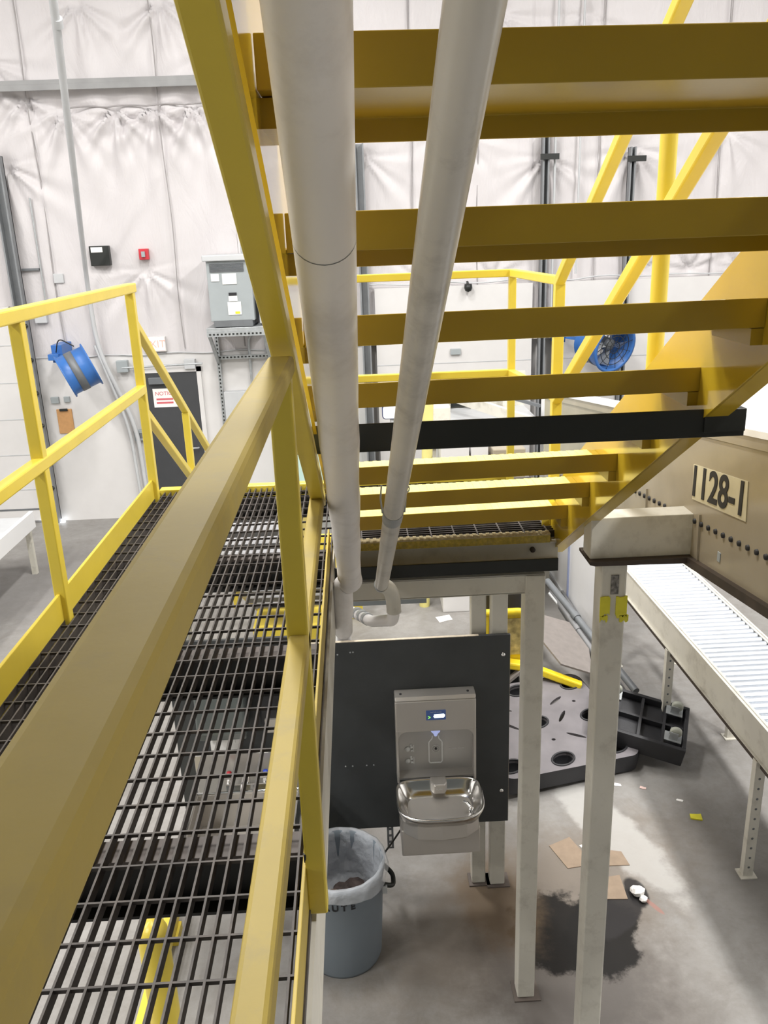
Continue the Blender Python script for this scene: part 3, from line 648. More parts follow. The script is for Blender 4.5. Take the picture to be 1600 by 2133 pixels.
# ------------------------------------------------------------------ pipes under the stair
t = thing('insulated_pipe', 'thick white jacketed pipe running down under the stair in the foreground', 'pipe', (-.06, 3.0, 2.55))
A = Vector((-.0211, .24, 4.4472)); Bp = Vector((-.0595, 2.928, 2.5704))
pth = [A.lerp(Bp, k/24) for k in range(25)]
link('pipe_run', MB().tube(pth, [.0437 + (.0016*math.sin(k*1.9) if k > 12 else 0) for k in range(25)], 28), 'pvc', t)
el = fillet([tuple(Bp.lerp(A, .004)), (-.052, 3.02, 2.505), (-.093, 3.06, 2.475), (-.096, 3.08, 2.34)], .06, 8)
link('elbow', MB().tube(el, .0425, 24), 'pvc', t)
el = fillet([(-.096, 3.08, 2.36), (-.098, 3.09, 2.26), (-.13, 4.18, 1.80), (-.13, 4.2, 1.60)], .05, 8)
link('drop', MB().tube(el, .038, 20), 'pvc', t)
link('riser', MB().tube([(-.13, 4.2, 1.72), (-.13, 4.2, .02)], .034, 18), 'pvc', t)
sm_ = A.lerp(Bp, .355); dr = (Bp-A).normalized()
link('seam', MB().tube([sm_-dr*.0008, sm_+dr*.0008], .0442, 28, False), 'dgrey', t)
t = thing('thin_pipe', 'thinner grey white pipe beside the thick pipe under the stair', 'pipe', (.06, 3.0, 2.45))
A = Vector((.123, .25, 4.31)); Bp = Vector((.0645, 3.10, 2.452))
link('pipe_run', MB().tube([A.lerp(Bp, k/10) for k in range(11)], .0268, 24), 'conduit', t)
c0 = A.lerp(Bp, .665); c1 = A.lerp(Bp, .690)
link('coupling', MB().tube([c0, c1], .0285, 24), 'galv', t)
hk = MB()
for s_ in (-1, 1): hk.tube([c0+Vector((s_*.03, 0, -.005)), c0+Vector((s_*.034, -.01, .04)), c0+Vector((s_*.030, -.005, .075))], .0025, 6)
hk.tube([c0+Vector((.032+.012*math.cos(a), -.005, .062+.012*math.sin(a))) for a in np.linspace(0, 2*PI, 14)], .002, 6)
link('hanger_hook', hk, 'galv', t)
link('collar', MB().tube([Bp-(Bp-A).normalized()*.004, Bp+(Bp-A).normalized()*.012], .031, 20), 'galv', t)
link('elbow', MB().tube(fillet([tuple(Bp), (.092, 3.14, 2.42), (.112, 3.19, 2.36), (.113, 3.20, 2.285)], .04, 7), .031, 18), 'cream', t)
link('return_run', MB().tube(fillet([(.113, 3.20, 2.29), (.108, 3.22, 2.235), (.02, 3.52, 2.09), (-.13, 4.05, 1.93), (-.13, 4.3, 1.93)], .05, 7), .026, 16), 'pvc', t)
cp = MB()
for k in range(3): cp.tube([(.005-k*.022, 3.575+k*.078, 2.075-k*.022), (-.004-k*.022, 3.61+k*.078, 2.065-k*.022)], .030, 16)
link('ribbed_fitting', cp, 'galv', t)

# ------------------------------------------------------------------ backboard, drinking fountain
t = thing('mounting_board', 'dark grey painted plywood board behind the drinking fountain', 'board', (.27, 4.1, .5))
link('panel', MB().box(-.33, .772, 4.085, 4.105, .49, 1.70), 'board', t)
link('top_edge', MB().box(-.33, .60, 4.086, 4.105, 1.70, 1.703), 'ply', t)
link('side_edge', MB().box(.772, .7735, 4.086, 4.105, .49, 1.70), 'ply', t)
for x, z in ((.735, 1.58), (.733, .70)):
    link('screw', MB().lathe([(.0001, .006), (.010, .004), (.012, 0)], (x, 4.085, z), (0, -1, 0), 12), 'chrome', t)
for x, z in ((-.16, .92), (-.12, .92), (-.04, .92), (0, .92), (-.17, 1.63), (-.10, 1.64), (-.085, 1.64)): link('screw', MB().lathe([(.0001, .003), (.004, .002), (.005, 0)], (x, 4.085, z), (0, -1, 0), 8), 'galv', t)
cl = tag(link('slotted_bracket', MB().box(.06, .098, 4.10, 4.112, .325, .52), 'dgrey'), 'slotted grey strut hanging below the board left of the fountain', 'bracket')
sl_ = MB()
for k in range(4): sl_.box(.072, .086, 4.096, 4.10, .34+k*.045, .365+k*.045)
link('slots', sl_, 'whitemat', cl)
tag(link('power_cord', MB().tube(fillet([(.14, 4.0, .54), (.09, 4.02, .44), (.03, 4.08, .30), (-.02, 4.1, .02)], .06), .006, 8), 'black'), 'thin grey cord hanging below the fountain', 'cord')

t = thing('drinking_fountain', 'stainless steel drinking fountain with bottle filler on the dark board', 'drinking fountain', (.35, 4.0, .37))
x0, x1 = .128, .572; yb = 4.084; yf = 3.985
hd = MB(); hd.box(x0, x1, yf, yb, 1.185, 1.375); hd.prism([(0, 1.375), (.02, 1.395), (yb-yf, 1.40), (yb-yf, 1.375)], lambda p: (x0, yf+p[0], p[1]), lambda p: (x1, yf+p[0], p[1]))
link('filler_head', hd, 'steel', t, bev=.008, seg=3)
# alcove: recessed panel with side cheeks
al = MB()
al.prism([(0, .87), (yb-yf-.02, .87), (yb-yf-.02, 1.19), (yb-yf-.07, 1.19), (yb-yf-.055, .90), (0, .88)], lambda p: (x0+.012, yf+p[0]+.018, p[1]), lambda p: (x1-.012, yf+p[0]+.018, p[1]))
link('alcove_back', al, 'steeld', t)
for a in (x0, x1-.014):
    link('alcove_side', MB().box(a, a+.014, yf+.002, yb, .86, 1.19), 'steel', t, bev=.003)
for s_ in (-1, 1):                                   # rounded top corners of the alcove
    xc = x0+.014 if s_ < 0 else x1-.014
    pl = [(xc, 1.187)] + [(xc-s_*.05*(1-math.cos(a)), 1.187-.05*(1-math.sin(a))) for a in np.linspace(0, PI/2, 7)][::-1]
    pl = [(xc, 1.187), (xc-s_*.05, 1.187)] + [(xc-s_*.05*(1-math.sin(a)), 1.187-.05*(1-math.cos(a))) for a in np.linspace(0, PI/2, 7)]
    link('alcove_corner', MB().prism(pl, lambda p: (p[0], yf+.004, p[1]), lambda p: (p[0], yf+.02, p[1])), 'steel', t)
for x in (x0+.035, x1-.04): link('screw', MB().disc((x, yf+.05, 1.397), .007, (0, -.2, 1), 10, .003), 'ink', t)
sc = link('display', MB().box(.297, .405, yf-.004, yf+.002, 1.258, 1.318), 'screen', t, bev=.002)
link('digits', MB().prism([(.342, 1.272), (.336, 1.284), (.342, 1.287), (.340, 1.294), (.394, 1.296), (.400, 1.289), (.399, 1.280), (.392, 1.273)], lambda p: (p[0], yf-.0055, p[1]), lambda p: (p[0], yf-.004, p[1])), 'digits', sc)
link('arrow', MB().bar((.308, yf-.005, 1.284), (.320, yf-.005, 1.277), .002, .003).bar((.320, yf-.005, 1.277), (.308, yf-.005, 1.270), .002, .003), 'greenled', sc)
link('lettering', text_mb('BOTTLES SAVED', .0085, (.351, yf-.005, 1.307), (1, 0, 0), (0, 0, 1), .001), 'lgrey', sc)
link('filler_nozzle', MB().lathe([(.03, .03), (.026, 0), (.014, -.014), (.008, -.03), (.0001, -.032)], (.350, 4.02, 1.165), (0, 0, 1), 20), 'nozzle', t)
ya = yf+.018+.038
def slab(pl, m, name, yy=ya, th=.003):
    return link(name, MB().prism(pl, lambda p: (p[0], yy-th-(1.19-p[1])*.0, p[1]), lambda p: (p[0], yy, p[1])), m, t)
bt = MB(); cx_ = .350; ln = [(cx_-.017, 1.125), (cx_-.019, 1.108), (cx_-.037, 1.085), (cx_-.037, .955), (cx_-.030, .945), (cx_+.030, .945), (cx_+.037, .955), (cx_+.037, 1.085), (cx_+.019, 1.108), (cx_+.017, 1.125)]
def yat(z): return yf+.018+yb-yf-.07+(1.19-z)/(1.19-.90)*.015-.002
for a, c_ in zip(ln[:-1], ln[1:]): bt.bar((a[0], yat(a[1]), a[1]), (c_[0], yat(c_[1]), c_[1]), .006, .004, (0, 1, 0))
link('bottle_outline', bt, 'etch', t)
so = MB().lathe([(.022, 0), (.024, .002), (.022, .003)], (.352, yat(1.04), 1.04), (0, -1, 0), 20).lathe([(.012, 0), (.014, .002), (.012, .003)], (.352, yat(1.04), 1.04), (0, -1, 0), 16)
link('sensor_ring', so, 'etch', t); link('sensor', MB().disc((.352, yat(1.04), 1.04), .006, (0, -1, 0), 12), 'ink', t)
for zc in (1.045, .965):
    ic = MB(); xc = .205
    for dx_, dz_, r_ in ((-.012, 0, .015), (.010, .012, .008), (.012, -.010, .007), (.006, .026, .006)): ic.disc((xc+dx_, yat(zc), zc+dz_), r_, (0, -1, 0), 10, .002)
    ic.bar((xc+.022, yat(zc), zc-.02), (xc+.022, yat(zc), zc+.025), .003, .002, (0, 1, 0))
    link('pictogram', ic, 'etch', t)
link('lettering', text_mb('FILTERED WATER', .011, (.470, yat(1.035), 1.035), (1, 0, 0), (0, 0, 1), .001), 'etch', t)
# basin: D-shaped bowl
def dshape(w_, y0, y1, k=12, pw=3.2):
    o = []
    xc = (x0+x1)/2
    for i in range(4*k):
        a = 2*PI*i/(4*k); ca, sa = math.cos(a), math.sin(a)
        e = 2/pw if sa < 0 else 2/5
        o.append((xc+w_*math.copysign(abs(ca)**e, ca), (y0+y1)/2 + (y1-y0)/2*math.copysign(abs(sa)**(2/2.6 if sa < 0 else 2/6), sa)))
    return o
zr = .868
rings = [(.222, 3.70, 3.985, zr-.085), (.236, 3.655, 3.985, zr-.02), (.240, 3.645, 3.985, zr), (.237, 3.65, 3.985, zr+.008), (.226, 3.662, 3.978, zr+.006), (.216, 3.674, 3.968, zr-.012), (.188, 3.71, 3.935, zr-.062), (.150, 3.75, 3.90, zr-.075), (.02, 3.84, 3.86, zr-.08)]
bs = MB(); N = 48; vs = []
for w_, a, c_, z in rings:
    for (px, py) in dshape(w_, a, c_): vs.append((px, py, z + (py-3.8)*.06))
bs.add(vs, [(i*N+k, i*N+(k+1) % N, (i+1)*N+(k+1) % N, (i+1)*N+k) for i in range(len(rings)-1) for k in range(N)], True)
bs.add(vs[-N:], [tuple(range(N))]); 
basin = link('basin', bs, 'steelb', t)
sd = basin.modifiers.new('s', 'SUBSURF'); sd.levels = 1; sd.render_levels = 1
br = MB(); br.prism([(.31, 3.985), (.40, 3.985), (.40, 3.93), (.385, 3.90), (.325, 3.90), (.31, 3.93)], lambda p: (p[0], p[1], zr-.03), lambda p: (p[0], p[1], zr+.028))
link('push_bar', br, 'steel', t, bev=.008, seg=3)
link('lettering', text_mb('PUSH', .014, (.355, 3.897, zr+.003), (1, 0, 0), (0, 0, 1), .002), 'etch', t)
bb_ = MB().lathe([(.022, -.02), (.022, .0), (.015, .012), (.013, .03), (.017, .036), (.012, .048), (.0001, .05)], (.508, 3.735, zr-.045), (0, 0, 1), 18)
bb_.tube([(.508, 3.735, zr-.002), (.49, 3.76, zr+.012), (.475, 3.78, zr+.008)], [.010, .009, .007], 10)
link('bubbler', bb_, 'chrome', t)
dn = MB()
for k in range(7): dn.disc((.24+.012*math.cos(k*.9), 3.80+.012*math.sin(k*.9), zr-.0755), .003, (0, 0, 1), 8, .002)
link('drain_holes', dn, 'ink', t)
link('apron', MB().prism([(x0+.012, 3.985), (x1-.012, 3.985), (x1-.02, 3.76), (x1-.09, 3.70), ((x0+x1)/2, 3.685), (x0+.09, 3.70), (x0+.02, 3.76)], lambda p: (p[0], p[1], .70), lambda p: (p[0], p[1], zr-.06)), 'steel', t, bev=.01, seg=3)
link('lower_cabinet', MB().box(x0+.006, x1-.008, 3.78, 4.08, .535, .705), 'steel', t, bev=.008, seg=3)

# ------------------------------------------------------------------ trash can
t = thing('trash_can', 'round blue grey trash can with a clear bag, beside the platform', 'trash can', (-.21, 3.68, 0))
cx_, cy_ = -.208, 3.70; KS = 1.06
link('body', MB().lathe([(.0001, .012), (.19, .012), (.195, 0), (.2, .0), (.207, .02), (.222, .30), (.233, .55), (.241, .56), (.245, .595), (.241, .61), (.231, .61), (.227, .56), (.205, .1), (.19, .03), (.0001, .03)], (cx_, cy_, 0), seg=56), 'canbody', t)
ha = MB().tube(fillet([(cx_+.225, cy_-.08, .50), (cx_+.285, cy_-.06, .47), (cx_+.285, cy_+.03, .47), (cx_+.225, cy_+.06, .52)], .03, 5), .013, 10)
link('handle', ha, 'black', t)
link('handle_bolt', MB().box(cx_+.222, cx_+.25, cy_-.10, cy_-.06, .455, .50), 'lgrey', t, bev=.004)
prof = [(.258, .535), (.258, .575), (.251, .617), (.234, .622), (.224, .59), (.214, .45), (.200, .36), (.17, .30), (.06, .28), (.0001, .28)]
seg = 72; vs = []; rng2 = random.Random(3)
wr = [sum(.35*math.sin(k*f_*2*PI/seg+p_) for f_, p_ in ((5, .4), (11, 1.3), (19, 2.2))) for k in range(seg)]
for i, (r_, h_) in enumerate(prof):
    for k in range(seg):
        a = 2*PI*k/seg; amp = (.009 if i in (0, 1) else .004 if i < 4 else .012)
        rr_ = r_+amp*wr[k] if r_ > .01 else r_
        hh = h_ + (.014*math.sin(3*a+.5)+.014*wr[k] if i == 0 else 0)
        vs.append((cx_+rr_*math.cos(a), cy_+rr_*math.sin(a), hh))
ln_ = MB().add(vs, [(i*seg+k, i*seg+(k+1) % seg, (i+1)*seg+(k+1) % seg, (i+1)*seg+k) for i in range(len(prof)-1) for k in range(seg)], True)
link('bag', ln_, 'film', t)
for k, chh in enumerate('BRUTE'):
    a = math.radians(-90-29+k*11.5)
    nn = Vector((math.cos(a), math.sin(a), 0)); rt = Vector((-math.sin(a), math.cos(a), 0))
    link('letter', text_mb(chh, .052, Vector((cx_, cy_, .498))+nn*.2325, rt, (0, 0, 1), .002, bold=.0015), 'ink', t)
for k in range(36):
    a = rng2.uniform(0, 6.28); r_ = .125*math.sqrt(rng2.uniform(.0, 1)); s_ = rng2.uniform(.05, .085)
    m_ = 'red' if k in (2, 5) else ('rub2' if k in (4, 9) else 'rub1')
    lb = ['dark crumpled wrapper in the trash can', 'tan crumpled scrap in the trash can', 'red crumpled wrapper in the trash can'][2 if m_ == 'red' else (0 if m_ == 'rub1' else 1)]
    c_ = (cx_+.02+r_*math.cos(a), cy_+.0+r_*math.sin(a), .285+s_*.5)
    rm = MB().lathe([(.0001, -.5*s_), (s_*.55, -.35*s_), (s_*.8, .05*s_), (s_*.5, .45*s_), (.0001, .55*s_)], c_, (rng2.uniform(-.5, .5), rng2.uniform(-.5, .5), 1), 7)
    rm.sm = [False]*len(rm.f)
    tag(link('litter', rm, m_), lb, 'litter', lb.replace(' in the', 's in the'))

# ------------------------------------------------------------------ support column with tape, big conveyor
t = thing('support_column', 'cream square steel column with yellow tape flags near the top', 'column', (.96, 3.0, 0))
link('post', MB().box(.908, 1.008, 2.95, 3.05, .01, 2.565), 'cream', t, bev=.009, seg=3)
link('base_plate', MB().box(.84, 1.08, 2.88, 3.12, 0, .012), 'rust', t)
link('cap_plate', MB().prism([(.855, 2.575), (.855, 2.563), (.875, 2.557), (1.255, 2.552), (1.255, 2.575)], lambda p: (p[0], 2.93, p[1]), lambda p: (p[0], 3.09, p[1])), 'rust', t)
link('bracket', MB().box(.862, 1.26, 2.96, 3.06, 2.575, 2.74), 'cream', t, bev=.003)
link('torn_label', MB().box(.945, .975, 2.946, 2.95, 2.43, 2.51), mat('torn_grey_label', (.2, .19, .18), .8, var=.6, scale=80), t)
rt = random.Random(5)
def torn(x0_, x1_, z0_, z1_):
    up_ = [(x0_+(x1_-x0_)*k/6, z1_+rt.uniform(-.004, .003)) for k in range(7)]
    dn_ = [(x1_-(x1_-x0_)*k/6, z0_+rt.uniform(-.012, .008)) for k in range(7)]
    return MB().prism(up_+dn_, lambda p: (p[0], 2.9445, p[1]), lambda p: (p[0], 2.9495, p[1]))
link('tape_flag', torn(.906, .945, 2.345, 2.42), 'ytape', t); link('tape_flag', torn(.968, 1.012, 2.34, 2.42), 'ytape', t)
link('tape_scrap', torn(.907, .938, 2.318, 2.34), 'ytape', t); link('tape_scrap', torn(.985, 1.020, 2.315, 2.343), 'ytape', t)

t = thing('incline_conveyor', 'large beige belt conveyor with a row of bolts along its side, at right', 'conveyor', (1.6, 3.5, 2.4))
CX = 1.25; CS = -.128
def zt(y_): return 3.168+(y_-2.464)*-.13         # top edge of the near side
def zb(y_): return 2.627+(y_-2.34)*-.124         # bottom edge
Y0, Y1 = 1.2, 5.5
link('side_panel', MB().prism([(Y0, zb(Y0)+.02), (Y1, zb(Y1)+.02), (Y1, zt(Y1)-.02), (Y0, zt(Y0)-.02)], lambda p: (CX, p[0], p[1]), lambda p: (CX+.012, p[0], p[1])), 'creamd', t)
link('top_flange', MB().prism([(Y0, zt(Y0)-.022), (Y1, zt(Y1)-.022), (Y1, zt(Y1)), (Y0, zt(Y0))], lambda p: (CX-.012, p[0], p[1]), lambda p: (CX+.055, p[0], p[1])), 'whiteg', t)
link('lip', MB().prism([(Y0, zt(Y0)-.06), (Y1, zt(Y1)-.06), (Y1, zt(Y1)-.022), (Y0, zt(Y0)-.022)], lambda p: (CX-.006, p[0], p[1]), lambda p: (CX+.0, p[0], p[1])), 'creamd', t)
link('bottom_flange', MB().prism([(Y0, zb(Y0)-.012), (Y1, zb(Y1)-.012), (Y1, zb(Y1)+.022), (Y0, zb(Y0)+.022)], lambda p: (CX-.022, p[0], p[1]), lambda p: (CX+.06, p[0], p[1])), 'rust', t)
link('far_side_panel', MB().prism([(Y0, zb(Y0)), (Y1, zb(Y1)), (Y1, zt(Y1)+.09), (Y0, zt(Y0)+.09)], lambda p: (2.02, p[0], p[1]), lambda p: (2.05, p[0], p[1])), 'whiteg', t)
link('belt', MB().prism([(Y0, zt(Y0)-.13), (Y1, zt(Y1)-.13), (Y1, zt(Y1)-.11), (Y0, zt(Y0)-.11)], lambda p: (CX+.02, p[0], p[1]), lambda p: (2.02, p[0], p[1])), 'lgrey', t)
link('under_pan', MB().prism([(Y0, zb(Y0)), (Y1, zb(Y1)), (Y1, zb(Y1)+.015), (Y0, zb(Y0)+.015)], lambda p: (CX+.02, p[0], p[1]), lambda p: (2.02, p[0], p[1])), 'creamd', t)
def zbolt(y_): return 2.637+(y_-3.579)*-.1275
k = 0; yy = 3.80
while yy > 1.6:
    link('bolt', MB().lathe([(.0001, .008), (.0095, .007), (.0105, 0)], (CX, yy, zbolt(yy)), (-1, 0, 0), 10), 'ink', t); yy -= .0615
lb = link('number_label', MB().prism([(2.99, 2.927), (2.552, 2.985), (2.540, 2.852), (2.978, 2.794)], lambda p: (CX-.003, p[0], p[1]), lambda p: (CX, p[0], p[1])), 'signtan', t)
link('lettering', text_mb('1128-1', .165, (CX-.0045, 2.775, 2.887), (0, -1, .13), (0, .0, 1), .002, bold=.003), 'ink', lb)
for yy, f0, f1 in ((2.88, .02, .2), (2.32, .02, .48), (3.45, .02, .2)): link('stiffener_seam', MB().bar((CX-.001, yy, zb(yy)+f0), (CX-.001, yy+.01, zb(yy)+f1), .002, .016, (1, 0, 0)), 'creams', t)
link('tag_plate', MB().box(CX-.003, CX, 2.70, 2.722, 2.645, 2.68), 'mgrey', t)
# ------------------------------------------------------------------ roller conveyor at right
t = thing('roller_conveyor', 'pale roller conveyor on cream legs below the big conveyor at right', 'conveyor', (2.5, 5, 0))
XA, XB = 2.24, 2.76
def zr_(y_): return 1.055-(y_-4.04)*.021
for xx in (XA, XB):
    s_ = MB().prism([(3.0, zr_(3.0)), (6.75, zr_(6.75)), (6.75, zr_(6.75)-.24), (3.0, zr_(3.0)-.24)], lambda p: (xx-.004, p[0], p[1]), lambda p: (xx+.004, p[0], p[1]))
    for o_ in (0, -.234):
        s_.prism([(3.0, zr_(3.0)+o_-.006), (6.75, zr_(6.75)+o_-.006), (6.75, zr_(6.75)+o_), (3.0, zr_(3.0)+o_)], lambda p: (xx-.02, p[0], p[1]), lambda p: (xx+.02, p[0], p[1]))
    link('side_rail', s_, 'cream', t)
    link('under_rail', MB().bar((xx+.01, 3.0, zr_(3.0)-.27), (xx+.01, 6.75, zr_(6.75)-.27), .03, .03), 'rust', t)
for k in range(56):
    yy = 3.05+k*.0665
    link('roller', MB().tube([(XA+.006, yy, zr_(yy)-.034), (XB-.006, yy, zr_(yy)-.034)], .0315, 14), 'slat', t)
for yy in (4.07, 5.5, 6.7):
    for xx in (XA, XB):
        lg = MB().box(xx-.03, xx+.03, yy-.006, yy, .0, zr_(yy)-.24); lg.box(xx-.03, xx-.024, yy, yy+.04, 0, zr_(yy)-.24); lg.box(xx+.024, xx+.03, yy, yy+.04, 0, zr_(yy)-.24)
        lg.box(xx-.05, xx+.05, yy-.03, yy+.06, 0, .008)
        leg = link('leg', lg, 'cream', t)
        ho = MB()
        for j in range(10): ho.disc((xx, yy-.006, .07+j*.07), .008, (0, -1, 0), 8, .001)
        link('leg_holes', ho, 'dgrey', leg)

# ------------------------------------------------------------------ hand sink below the walkway
t = thing('sink_backboard', 'dark painted board behind the hand sink below the walkway grating', 'board', (-.7, 4.1, .6))
link('panel', MB().box(-1.09, -.36, 4.085, 4.105, .6, 1.75), 'board', t)
tag(link('wall_sign', MB().box(-.905, -.735, 4.078, 4.085, 1.075, 1.18), 'whitemat'), 'white sign on the dark board above the hand sink', 'sign')
dsn = thing('paper_towel_dispenser', 'smoky paper towel dispenser above the sink below the grating', 'dispenser', (-.8, 4.0, 1.27))
link('cover', MB().prism([(4.085, 1.25), (3.90, 1.25), (3.88, 1.30), (3.90, 1.52), (3.95, 1.56), (4.085, 1.56)], lambda p: (-.93, p[0], p[1]), lambda p: (-.67, p[0], p[1])), mat('smoked_plastic', (.11, .125, .12), .15), dsn, bev=.012, seg=3)
link('paper', MB().box(-.86, -.74, 3.93, 3.95, 1.21, 1.25), 'whitemat', dsn)
sd_ = thing('soap_dispenser', 'small black soap dispenser beside the towel dispenser', 'dispenser', (-.55, 4.05, 1.3))
link('case', MB().box(-.60, -.48, 3.97, 4.085, 1.28, 1.52), 'blackp', sd_, bev=.015, seg=3); link('lever', MB().box(-.575, -.505, 3.955, 3.972, 1.25, 1.33), 'steel', sd_)
t = thing('hand_sink', 'stainless steel hand sink with two handle faucet below the grating', 'sink', (-.7, 3.85, .7))
link('backsplash', MB().box(-1.0, -.40, 4.055, 4.085, .9, 1.06), 'steel', t, bev=.004)
rm = MB(); rm.box(-1.0, -.975, 3.5, 4.06, .885, .905); rm.box(-.425, -.40, 3.5, 4.06, .885, .905); rm.box(-1.0, -.40, 3.5, 3.53, .885, .905); rm.box(-1.0, -.40, 3.93, 4.06, .885, .905)
link('rim', rm, 'steelb', t, bev=.006)
bw = MB(); bw.box(-.98, -.972, 3.52, 3.94, .68, .89); bw.box(-.428, -.42, 3.52, 3.94, .68, .89); bw.box(-.98, -.42, 3.52, 3.528, .68, .89); bw.box(-.98, -.42, 3.932, 3.94, .68, .89); bw.box(-.98, -.42, 3.52, 3.94, .672, .682)
link('bowl', bw, 'steel', t)
fc = MB().box(-.82, -.58, 3.96, 4.0, .905, .93); fc.tube(fillet([(-.70, 3.98, .92), (-.70, 3.98, 1.02), (-.70, 3.80, 1.03), (-.70, 3.78, .98)], .05), .013, 12)
link('faucet', fc, 'chrome', t)
for x, m_ in ((-.80, 'red'), (-.60, 'bluecap')):
    hd_ = link('handle', MB().lathe([(.018, 0), (.014, .03), (.02, .04), (.02, .055), (.0001, .06)], (x, 3.98, .93), seg=14).bar((x-.035, 3.965, .97), (x+.035, 3.965, .97), .012, .012), 'chrome', t)
    link('colour_cap', MB().disc((x, 3.98, .991), .014, (0, 0, 1), 12, .005), m_, hd_)
link('apron', MB().box(-1.0, -.40, 3.5, 3.506, .70, .89), 'steel', t)
tag(link('drain_pipe', MB().tube(fillet([(-.70, 3.74, .67), (-.70, 3.74, .42), (-.70, 4.05, .40)], .08), .022, 12), 'lgrey'), 'grey drain pipe under the hand sink', 'pipe')

# ------------------------------------------------------------------ bollard and floor rail below the walkway
t = thing('bollard', 'yellow round topped bollard seen through the walkway grating', 'bollard', (-1.0, 3.0, 0))
link('post', MB().lathe([(.068, 0), (.068, .87), (.066, .90), (.055, .93), (.035, .948), (.0001, .955)], (-1.01, 2.98, 0), seg=28), 'yellow', t)
link('base_flange', MB().lathe([(.0001, .012), (.11, .012), (.11, 0)], (-1.01, 2.98, 0), seg=28), 'yellow', t)
t = thing('floor_barrier', 'low yellow floor barrier rail crossing behind the bollard', 'barrier', (-1.2, 3.5, 0))
link('rail', MB().box(-1.235, -1.165, 1.4, 4.0, .06, .14), 'yellow', t, bev=.008)
for yy in (1.6, 3.85): link('foot', MB().box(-1.25, -1.15, yy-.06, yy+.06, 0, .06), 'yellow', t)
t = thing('floor_barrier', 'yellow barrier rail on the floor beyond the walkway, seen through the grating', 'barrier', (-1.4, 7.9, 0))
link('rail', MB().box(-2.2, .0, 7.85, 7.95, .62, .76), 'yellow', t, bev=.01); link('rail', MB().box(-2.2, .0, 7.85, 7.95, .82, .96), 'yellow', t, bev=.01)
for xx in (-2.1, -.1): link('post', MB().box(xx-.06, xx+.06, 7.95, 8.07, 0, 1.0), 'yellow', t, bev=.006)
t = thing('pallet_truck', 'yellow pallet truck with a grey hood parked under the walkway', 'pallet truck', (-.55, 6.3, 0))
link('body', MB().box(-.95, -.25, 6.15, 6.45, .12, .62), 'lgrey', t, bev=.03); link('cover', MB().box(-.92, -.28, 6.10, 6.5, .62, .85), 'yellow', t, bev=.03)
for xx in (-.85, -.45): link('fork', MB().box(xx, xx+.17, 6.5, 7.5, .06, .12), 'yellow', t, bev=.008)
link('handle', MB().tube(fillet([(-.6, 6.2, .84), (-.6, 5.95, 1.1), (-.75, 5.95, 1.1)], .04), .018, 10), 'black', t)
link('wheel', MB().lathe([(.0001, -.04), (.09, -.04), (.09, .04), (.0001, .04)], (-.6, 6.25, .09), (1, 0, 0), 24), 'blackp', t)
link('reflector', MB().box(-.955, -.949, 6.2, 6.3, .35, .6), 'ytape', t)

# ------------------------------------------------------------------ floor clutter at right
# black plastic pallet, tipped slightly, with holes and slots
t = thing('plastic_pallet', 'scuffed black plastic pallet with oval holes lying tilted on the floor', 'pallet', (1.4, 5.5, 0))
PO = Vector((.90, 4.86, .19)); PU = Vector((1.06, .30, -.05)).normalized(); PW = Vector((-.05, 1.0, .15)).normalized(); PW = (PW-PU*PW.dot(PU)).normalized(); PN = PU.cross(PW)
PWd, PHt = 1.10, .98
holes = []
for (u, v_) in ((.1, .12), (.5, .10), (.95, .12), (.1, .87), (.52, .88), (.98, .86), (.1, .49), (.95, .48), (.50, .50)): holes.append((u, v_, .088, .055, .25))
for (u, v_, a) in ((.3, .30, .5), (.72, .30, -.6), (.3, .70, -.5), (.76, .70, .5), (.72, .52, .8), (.28, .51, -.8)): holes.append((u, v_, .075, .014, a))
for (u, v_) in ((.26, .13), (.75, .12), (.15, .66), (.90, .66), (.53, .30), (.66, .86)): holes.append((u, v_, .016, .012, 0))
def pmap(u, v_, h_): return PO+PU*u+PW*v_+PN*h_
bm = bmesh.new(); dk = 3
deck = MB(); pol = rrect(0, PWd, 0, PHt, .09, 6)
deck.prism(pol, lambda p: pmap(p[0], p[1], -.028), lambda p: pmap(p[0], p[1], 0))
pd = link('deck', deck, 'greyp', t)
cut = MB()
for (u, v_, a, c_, r_) in holes:
    el_ = [(u+a*math.cos(k*PI/9)*math.cos(r_)-c_*math.sin(k*PI/9)*math.sin(r_), v_+a*math.cos(k*PI/9)*math.sin(r_)+c_*math.sin(k*PI/9)*math.cos(r_)) for k in range(18)]
    cut.prism(el_, lambda p: pmap(p[0], p[1], -.05), lambda p: pmap(p[0], p[1], .03))
co = link('cutter', cut, 'greyp')
bo = pd.modifiers.new('b', 'BOOLEAN'); bo.object = co; bo.operation = 'DIFFERENCE'; bo.solver = 'EXACT'; bo.use_self = True; bpy.context.view_layer.update()
dg = bpy.context.evaluated_depsgraph_get(); nm_ = bpy.data.meshes.new_from_object(pd.evaluated_get(dg)); pd.modifiers.clear(); pd.data = nm_
bpy.data.objects.remove(co)
for (u, v_, a, c_, r_) in holes:
    if c_ < .03: continue
    pts = [pmap(u+a*1.05*math.cos(k*PI/12)*math.cos(r_)-c_*1.08*math.sin(k*PI/12)*math.sin(r_), v_+a*1.05*math.cos(k*PI/12)*math.sin(r_)+c_*1.08*math.sin(k*PI/12)*math.cos(r_), .002) for k in range(25)]
    link('hole_rim', MB().tube(pts, .008, 8, False), 'blackp', t)
